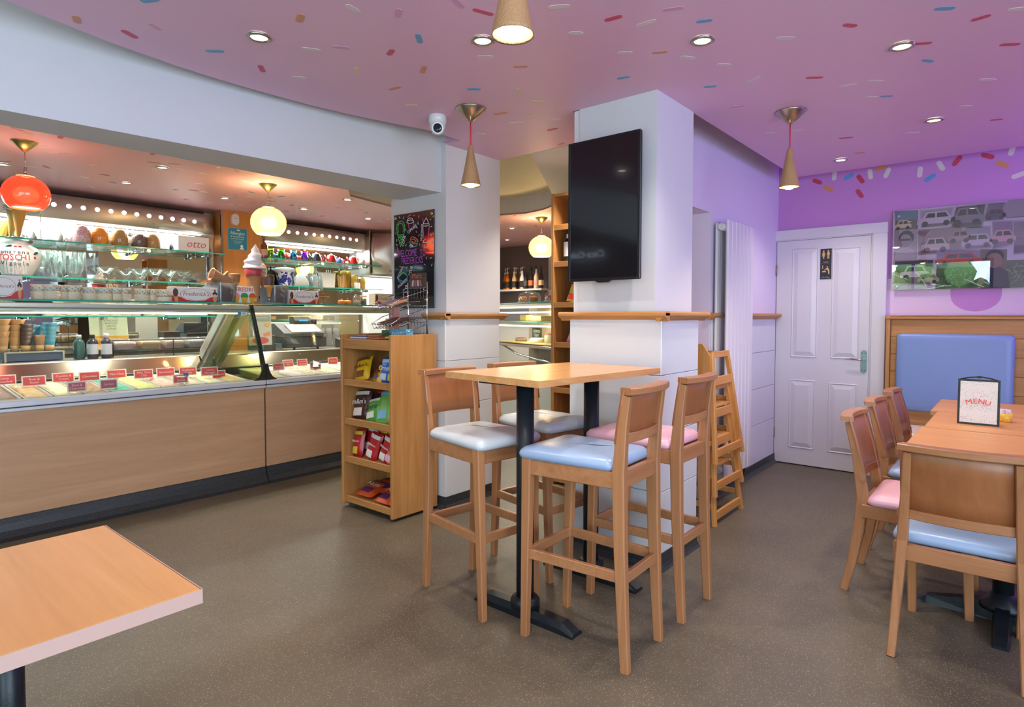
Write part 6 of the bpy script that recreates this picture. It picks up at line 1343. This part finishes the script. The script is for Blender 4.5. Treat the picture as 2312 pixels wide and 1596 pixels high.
for nm, c, keys, w in (('chalk_cone',GREEN,('scoop','scoop2','cone','h1','h2','h3','h4','h5'),.0045),('chalk_cupcake',PNK,('cup','str'),.006),('chalk_cupcake',WHT,('cupw','cupw2'),.004),('chalk_milkshake',PNK,('glass','straw'),.006),('chalk_milkshake',WHT,('cream','cream2','base','v1'),.004),('chalk_pie',ORG,('pie','pie2'),.005),('chalk_pie',CYN,('pieb',),.005),('chalk_sandwich',CYN,('sand','sand3'),.005),('chalk_sandwich',GREEN,('sand2',),.004),('chalk_tub',WHT,('tub','tub2','tub3'),.004),('chalk_rays',PNK,('ray1','ray2','ray3'),.004)):
    mb = MB()
    for k in keys: stroke(mb, D[k], w)
    mb.build(nm, c, bd)
YB = lambda u, v: None
for body, (y, z), size, c, roll in zip(('WELCOME','TO','FREDERICKS','CONE','CUPCAKE','MILKSHAKE','PIE','ICECREAM','SANDWICH','TUB'), [(3.375, 1.749), (3.204, 1.74), (3.319, 1.694), (3.406, 1.84), (3.316, 1.918), (3.213, 1.885), (3.325, 1.798), (3.45, 1.615), (3.423, 1.536), (3.328, 1.631)], (.072,.072,.068,.036,.030,.028,.034,.028,.028,.036), (PUR,PUR,PUR,WHT,WHT,WHT,WHT,WHT,WHT,WHT), (0,0,0,1.25,.45,1.5,.2,.95,.45,1.3)):
    tboard(body, y, z, size, c, roll, .62 if size > .06 else .8)
mb = MB()
for k, (y, z) in enumerate([(3.452, 2.014), (3.409, 2.007), (3.296, 2.01), (3.245, 1.998), (3.252, 1.953), (3.266, 1.922), (3.269, 1.893), (3.244, 1.868), (3.116, 1.917), (3.12, 1.86), (3.108, 1.811), (3.493, 1.901), (3.485, 1.852), (3.382, 1.918), (3.236, 1.801), (3.168, 1.703), (3.121, 1.702), (3.113, 1.654), (3.186, 1.661), (3.449, 1.661), (3.376, 1.648), (3.354, 1.602), (3.35, 1.555), (3.124, 1.966), (3.485, 1.819), (3.383, 1.809), (3.429, 1.815)]):
    a = random.uniform(0,PI); stroke(mb, [(y-.008*math.cos(a),z-.008*math.sin(a)),(y+.008*math.cos(a),z+.008*math.sin(a))], .004, k % 4)
mb.build('chalk_dashes',[WHT,C('A0D8C0',.6),C('9AB0E0',.6),C('E0B0A0',.6)],bd)['kind'] = 'stuff'
# ================================================================ TALL OAK SHELF IN THE GAP
os_ = thing('tall_shelf', 'tall narrow oak shelf unit half hidden behind the television pillar', 'shelf unit', (3.78,2.495,0))
MB().box(0,.250,0,.30,.275,2.235,.003).build('side_panel','oak',os_); MB().box(0,0,0,.30,.025,2.235,.003).build('side_panel','oak',os_)
MB().box(.285,.025,.02,.30,.250,2.235).build('back_panel','oak',os_); MB().box(.005,.025,2.21,.285,.250,2.232).build('top','oak_y',os_)
OZ = (1.997,1.718,1.408,1.103,.753,.40,.06)
for z in OZ: MB().box(.004,.025,z-.042,.022,.250,z+.0,.002).box(.022,.025,z-.022,.285,.250,z-.002).build('shelf','oak_y',os_)
sb = [(.036,0),(.039,.008),(.039,.14),(.028,.165),(.018,.172),(.018,.18)]
bottle('sauce_bottle','dark sauce bottle with white label and white cap on the tall oak shelf, left one',3.86,2.66,1.717,sb,C('20222C',.25),(.039,.04,.15,C('E4E2E8',.5)),(.019,.178,.212,C('EEEEF2',.4)),'sauce bottles on the oak shelf')
bottle('sauce_bottle','second dark sauce bottle on the tall oak shelf, cut off by the television',3.86,2.565,1.717,sb,C('20222C',.25),(.039,.04,.15,C('E4E2E8',.5)),(.019,.178,.212,C('EEEEF2',.4)),'sauce bottles on the oak shelf')
packet('yellow and red sweet bag on the tall oak shelf','sweet_packet',3.83,2.60,1.408,.13,.165,'D9C96A','D03A2A','','D03A2A',.3,0,.15,None)
packet('pink sweet bag on the tall oak shelf, one shelf below the yellow bag','sweet_packet',3.83,2.60,1.103,.13,.135,'D98AA8','C8B8B0','','D03A2A',.45,0,.1,None)
# ================================================================ CAKE CASE SEEN THROUGH THE GAP
kc = thing('cake_case', 'lit glass cake case seen through the gap beside the pillar', 'display case', (5.38,4.28,0), math.radians(-113))
L = 1.95
MB().box(-L/2,0,0,L/2,.62,.70,.004).build('base', C('B9C4C4',.35,metal=.4), kc)
MB().box(-L/2,0,.945,L/2,.6,.975,.003).build('deck_edge','steel_x',kc); MB().box(-L/2,.02,.985,L/2,.55,.998).build('deck', C('E6C27A',.4), kc)
MB().box(-L/2,.02,1.232,L/2,.40,1.244).build('glass_shelf','shelf_glass',kc); MB().box(-L/2,.017,1.231,L/2,.020,1.245).build('glass_rim','glass_edge',kc)
for z in (1.18,1.335,1.395): MB().box(-L/2+.02,.03,z,L/2-.02,.06,z+.018).build('light_strip','strip_warm',kc)
MB().box(-L/2,.0,1.415,L/2,.5,1.445,.003).build('top_frame','alu_cream',kc); MB().box(-L/2,-.03,1.447,L/2,.5,1.457).build('top_glass','shelf_glass',kc); MB().box(-L/2,-.033,1.4465,L/2,-.030,1.4575).build('glass_rim','glass_edge',kc)
MB().box(-L/2,.004,.70,L/2,.009,1.415).build('front_glass','case_glass',kc); MB().box(-L/2,.56,.70,L/2,.58,1.415).build('rear_panel', C('A8947A',.5), kc)
MB().box(-L/2,.01,.705,L/2,.55,.72).build('lower_floor', C('9FB4B4',.3,metal=.5), kc)
MB().tube([(-.7,.02,.96),(-.3,.03,.86),(.2,.03,.82),(.6,.02,.80)],.012,8).build('rail','chrome',kc)
light('cake_case_strip','AREA',(5.45,4.32,1.40),20,(1,.93,.78),1.2,.2)
KM = Matrix.Translation((5.38,4.28,0)) @ Matrix.Rotation(math.radians(-113),4,'Z')
def kp(x, y, z): return KM @ Vector((x*1.9,y,z))
def cake(label, x, y, z, r, h, c, c2, sq=False):
    t = thing('cake', label, 'cake', kp(x,y,z), math.radians(-113))
    if sq: MB().box(-r*1.4,-r*.8,0,r*1.4,r*.8,h,.008).build('sponge',C(c,.7,noise=.2),t); MB().box(-r*1.4,-r*.8,h,r*1.4,r*.8,h*1.2,.006).build('topping',C(c2,.6,noise=.2),t)
    else: MB().lathe([(0,0),(r,0),(r,h*.85),(r*.95,h),(0,h)],18,caps=False).build('sponge',C(c,.7,noise=.2),t); MB().lathe([(r*.96,h*.9),(r*.9,h*1.15),(r*.5,h*1.22),(0,h*1.25)],18,caps=False).build('topping',C(c2,.6,noise=.2),t)
    return t
for k, x in enumerate((-.16,.17)):
    t = thing('cake_dome', ['left','right'][k]+' glass cake dome on top of the cake case', 'cake dome', kp(x,.2,1.458), math.radians(-113), 'glass cake domes on the case')
    MB().lathe([(.145,0),(.15,.012),(.06,.016),(0,.017)],20,caps=False).build('plate',C('D8DAD8',.2),t); MB().lathe([(.135,.012),(.135,.07),(.115,.115),(.05,.135),(0,.138)],20,caps=False).lathe([(.012,.137),(.022,.155),(.012,.168),(0,.17)],12,caps=False).build('dome','clear_glass',t)
for k, (x, y, c, c2) in enumerate(((-.21,.16,'C08A50','D9A868'),(-.11,.2,'B87E48','CFA060'),(.12,.18,'B86A58','D08A78'),(.23,.2,'A86A3A','B87A48'))):
    cake(['golden round cake, left under the left glass dome','golden round cake, right under the left glass dome','pink glazed cake, left under the right glass dome','brown layered cake, right under the right glass dome'][k], x, y, 1.476, .05, .05 if k < 3 else .07, c, c2)
cake('long frosted loaf cake on the glass shelf of the cake case',-.02,.2,1.245,.10,.05,'C8A070','E8D0A0',True); cake('pink topped cake slice on the glass shelf of the cake case',.27,.18,1.245,.06,.05,'D0A080','D87A7A',True); cake('yellow square cake high in the left of the cake case',-.3,.3,1.245,.06,.06,'E0B040','E8C45A',True)
cake('brown pie at the left of the cake case deck',-.22,.15,.998,.07,.04,'8A5A3A','5E3C30'); cake('white meringue mound on the cake case deck',-.02,.16,.998,.09,.045,'EFE6D8','F4EEE4'); cake('tall cream cake with pink top on the cake case deck',.09,.2,.998,.06,.09,'EADCC8','D86A70'); cake('golden tart at the right of the cake case deck',.26,.15,.998,.08,.025,'D9A860','E6C888')
for k, (x, c, b_) in enumerate(((-.25,'2E2624','LEMON\nTART'),(.02,'6A4630','LOTUS\nCHEESE'),(.25,'22489A','OREO\nCHEESE\nCAKE'))):
    t = thing('cake_sign', ['black','brown','blue'][k]+' cake name board on the cake case deck, read from behind', 'sign', kp(x,.40,.998), math.radians(-113)); MB().box(-.12,-.002,0,.12,.002,.16,.001).build('board',C(c,.5),t); text('lettering',b_,.05,C('F0ECE4',.5),t,(0,-.003,.09),(PI/2,0,0),.0004,sx=-1)
t = thing('staff_notice','red and white round notice at the right edge of the cake case','sign',kp(.33,-.01,1.19),math.radians(-113)); MB().box(-.07,-.002,0,.07,0,.17,.001).build('card',C('E9E2DC',.5),t); MB().prism(disc(0,.125,.04,16),-.003,-.002,'y').box(-.07,-.003,0,.07,-.002,.07).build('print',C('D8402E',.5),t); text('lettering','No entry\nstaff only',.024,C('F4EEE6',.5),t,(0,-.0035,.036),(PI/2,0,0),.0003)
t = thing('card_reader','black card machine on top of the cake case by the oak shelf','card machine',kp(.40,.12,1.458),math.radians(-113)); MB().prism([(-.05,0),(.05,0),(.05,.09),(.02,.15),(-.05,.10)],-.05,.05,'y').build('body',C('222226',.4),t); MB().box(-.04,-.052,.02,.02,-.05,.08).build('keypad',C('4A4A52',.4),t)
# bottles on the dark shelf at the far end
t = thing('bottle_shelf','long dark shelf of syrup and spirit bottles on the far grey wall','shelf',(7.40,5.6,1.70)); MB().box(0,0,0,.32,1.35,.03,.002).build('board',C('B8B4AE',.4),t); MB().box(.20,.05,-.12,.22,.08,0).box(.20,1.2,-.12,.22,1.23,0).build('bracket','black_metal',t)
SY = [6.594, 6.497, 6.364, 6.271, 6.225, 6.169, 6.06]
for k, (y, c, nm) in enumerate(zip(SY, ('B8323A','C8823A','D9701E','B05A2A','C8A878','8A7A5A','C9C4B8'), ('red','caramel','orange','rust','pale tan','olive','clear'))):
    t = thing('syrup_bottle', f'{nm} coffee syrup bottle with white pump on the far shelf', 'bottle', (7.5+.10*(k%2),y,1.73), group='syrup bottles with pumps on the far shelf')
    MB().lathe([(.036,0),(.038,.01),(.038,.16),(.020,.22),(.016,.26)],14).build('body',C(c,.2),t); MB().lathe([(.0388,.03),(.0388,.13)],14,caps=False).build('label',C('2A2422',.5),t)
    MB().lathe([(.018,.255),(.018,.28),(.006,.285),(.006,.335),(.012,.34),(.012,.35)],10).tube([(0,0,.345),(-.02,-.05,.345),(-.025,-.06,.335)],.005,6).build('pump',C('ECE8E2',.4),t)
WY = [5.988, 5.882, 5.777, 5.682]
for k, y in enumerate(WY):
    bottle('spirit_bottle',['short dark spirit bottle among the syrups','dark spirit bottle with orange label on the far shelf','clear spirit bottle with pink label on the far shelf','black spirit bottle with cream label, last on the far shelf'][k],7.5,y,1.73,[(.036,0),(.04,.01),(.04,.18 if k else .12),(.016,.25 if k else .17),(.014,.32 if k else .2)],C(['2A2622','241E1A','C8B49A','18181C'][k],.15),(.0405,.05,.13,C(['4A4440','C86A3A','D89A8A','D9B888'][k],.5)),(.016,.31 if k else .19,.345 if k else .215,C('18181A',.4)),'spirit bottles on the far shelf')
# ================================================================ LAMPS
def cone_lamp(label, x, y):
    t = thing('pendant_lamp', label, 'pendant lamp', (x,y,ZR), group='wafer cone pendant lamps')
    MB().lathe([(.085,0),(.083,-.006),(.012,-.070),(.0,-.072)],24).build('canopy','nickel',t)
    MB().tube([(0,0,-.07),(0,0,-.215)],.0035,8).build('cord','red_cord',t)
    MB().lathe([(.010,-.205),(.014,-.215),(.034,-.32),(.054,-.415),(.056,-.425),(.051,-.42),(.031,-.32),(.010,-.22)],24,caps=False).build('shade',M.get('cone_shade') or plain('cone_shade','B48A60',.5,noise=.2,bump=.8),t)
    MB().lathe([(.0,-.36),(.026,-.38),(.034,-.41),(.030,-.426),(.016,-.434),(0,-.436)],16,caps=False).build('bulb','lamp_white',t)
    light('pendant_bulb','SPOT',(x,y,ZR-.47),22,(1,.86,.66),rot=(0,0,0),spot=2.2,blend=.9,rad=.04)
cone_lamp('wafer cone pendant lamp hanging before the left white pillar', 2.475, 2.37)
cone_lamp('wafer cone pendant lamp hanging nearest the white door', 3.672, 1.02)
cone_lamp('wafer cone pendant lamp cut off by the top of the picture', 1.235, 1.03)
def globe(label, x, y, zc, r, mat, em, rc=.075):
    t = thing('pendant_lamp', label, 'pendant lamp', (x,y,2.45), group='globe pendant lamps over the counter'); z = zc-2.45
    MB().lathe([(rc,0),(rc-.002,-.006),(.010,-.066),(0,-.068)],24).build('canopy',M.get('brass') or plain('brass','C9B870',.3,1),t)
    MB().tube([(0,0,-.066),(0,0,z+r*.95+.05)],.003,8).tube([(0,0,z+r*.95+.05),(0,0,z+r*.93)],.010,10).build('cord','chrome',t)
    MB().lathe([(.05,z+r*.90),(.045,z+r*.94),(0,z+r*.96)],20,caps=False).build('cap','nickel',t)
    P = [(r*math.cos(a)*1.0, z+r*.93*math.sin(a)) for a in [PI/2*.72 - (PI/2*.72+.85)*k/14 for k in range(15)]]
    MB().lathe(P,28,caps=False).build('globe',mat,t)
    rb, zb = P[-1]
    MB().lathe([(rb-.006,zb+.012),(0,zb+.012)],24,caps=False).build('diffuser',glow('diffuser_'+label[:3],'FFF4DC',6),t)
    light('pendant_bulb','POINT',(x,y,zc),em,(1,.80,.50),rad=.08)
def opal(name, col, s, em, thru, solid=.78):
    m, nt, b = base(name); b.inputs['Base Color'].default_value = lin(col); b.inputs['Roughness'].default_value = .12; b.inputs['Coat Weight'].default_value = .4
    b.inputs['Emission Color'].default_value = lin(em); b.inputs['Emission Strength'].default_value = s
    tr = nt.nodes.new('ShaderNodeBsdfTransparent'); tr.inputs[0].default_value = lin(thru); mx = nt.nodes.new('ShaderNodeMixShader'); mx.inputs[0].default_value = solid
    nt.links.new(tr.outputs[0], mx.inputs[1]); nt.links.new(b.outputs[0], mx.inputs[2]); nt.links.new(mx.outputs[0], nt.nodes['Material Output'].inputs[0])
    return m
globe('red glass globe pendant lamp over the left of the counter',1.04,5.06,2.105,.133,opal('red_glass','D8301C',.75,'FF4A2A','FF8A70',.92),16)
globe('creamy glass globe pendant lamp over the middle of the counter',2.73,5.06,2.118,.148,opal('opal_glass','D8B468',.80,'FFDC80','FFEFC8',.82),32)
globe('white glass globe pendant lamp glowing in the gap between the pillars',5.68,4.30,2.10,.150,M['opal_glass'],40)
def downlight(label, x, y, z, e, group, tilt=.0):
    t = thing('downlight', label, 'ceiling light', (x,y,z), group=group)
    MB().lathe([(.047,-.001),(.050,-.006),(.036,-.010),(.033,-.004)],24,caps=False).build('ring','nickel',t)
    MB().lathe([(.034,-.004),(.020,-.006),(0,-.007)],18,caps=False).build('lens','lamp_white',t)
    light('downlight_beam','SPOT',(x,y,z-.02),e,(1,.91,.79),rot=(0,0,0),spot=2.0,blend=.8,rad=.04)
RS = [(1.286, 2.437), (1.902, 1.75), (2.491, 1.045), (3.09, 0.413), (4.361, 0.412), (5.019, 1.038)]
for (x, y), w in zip(RS, ('left of the beam end, first of the front row','in the front row, behind the cut-off cone lamp','in the front row, above the television pillar','last of the front row, to the right','in the second row, above the wall picture','nearest the white door')):
    downlight('recessed downlight in the pink ceiling, '+w, x, y, ZR, 30, 'downlights in the pink raft ceiling')
downlight('added unseen downlight in the white bulkhead to brighten the tall oak shelf',3.66,2.38,2.46,55,None)  # made-up lamp, hidden behind the television, added to brighten the gap
CS = [(1.079, 5.921), (1.893, 5.095), (1.908, 5.922), (2.77, 5.957), (3.581, 5.896), (3.576, 5.098), (4.419, 5.901), (6.109, 5.108), (6.975, 5.927)]
for (x, y), w in zip(CS, ('at the left edge above the red lamp','first of the front row along the beam','behind the first one, over the sprinkle jars','left of the creamy globe lamp','over the coloured glasses','second of the front row, near the left pillar','nearest the extractor hood','nearer of the two in the pillar gap','farther of the two in the pillar gap')):
    downlight('recessed downlight in the counter ceiling, '+w, x, y, 2.45, 85, 'downlights in the counter ceiling')
t = thing('security_camera','white turret security camera under the ceiling by the left pillar','camera',(2.445,2.605,ZR))
MB().lathe([(.050,0),(.052,-.004),(.052,-.036),(.049,-.038),(.049,-.042),(.046,-.044),(.046,-.054),(.044,-.07),(.030,-.10),(0,-.11)],24,caps=False).build('housing','white_gloss',t)
T = Matrix.Translation((-.022,-.026,-.078)) @ Matrix.Rotation(math.radians(-50),4,'Z') @ Matrix.Rotation(math.radians(105),4,'X')
MB().lathe([(.036,0),(.036,.010),(.032,.014)],20,T=T).build('eyeball','white_gloss',t); MB().lathe([(.026,.0145),(.022,.018),(0,.020)],16,T=T).build('lens',C('1C2634',.1),t)
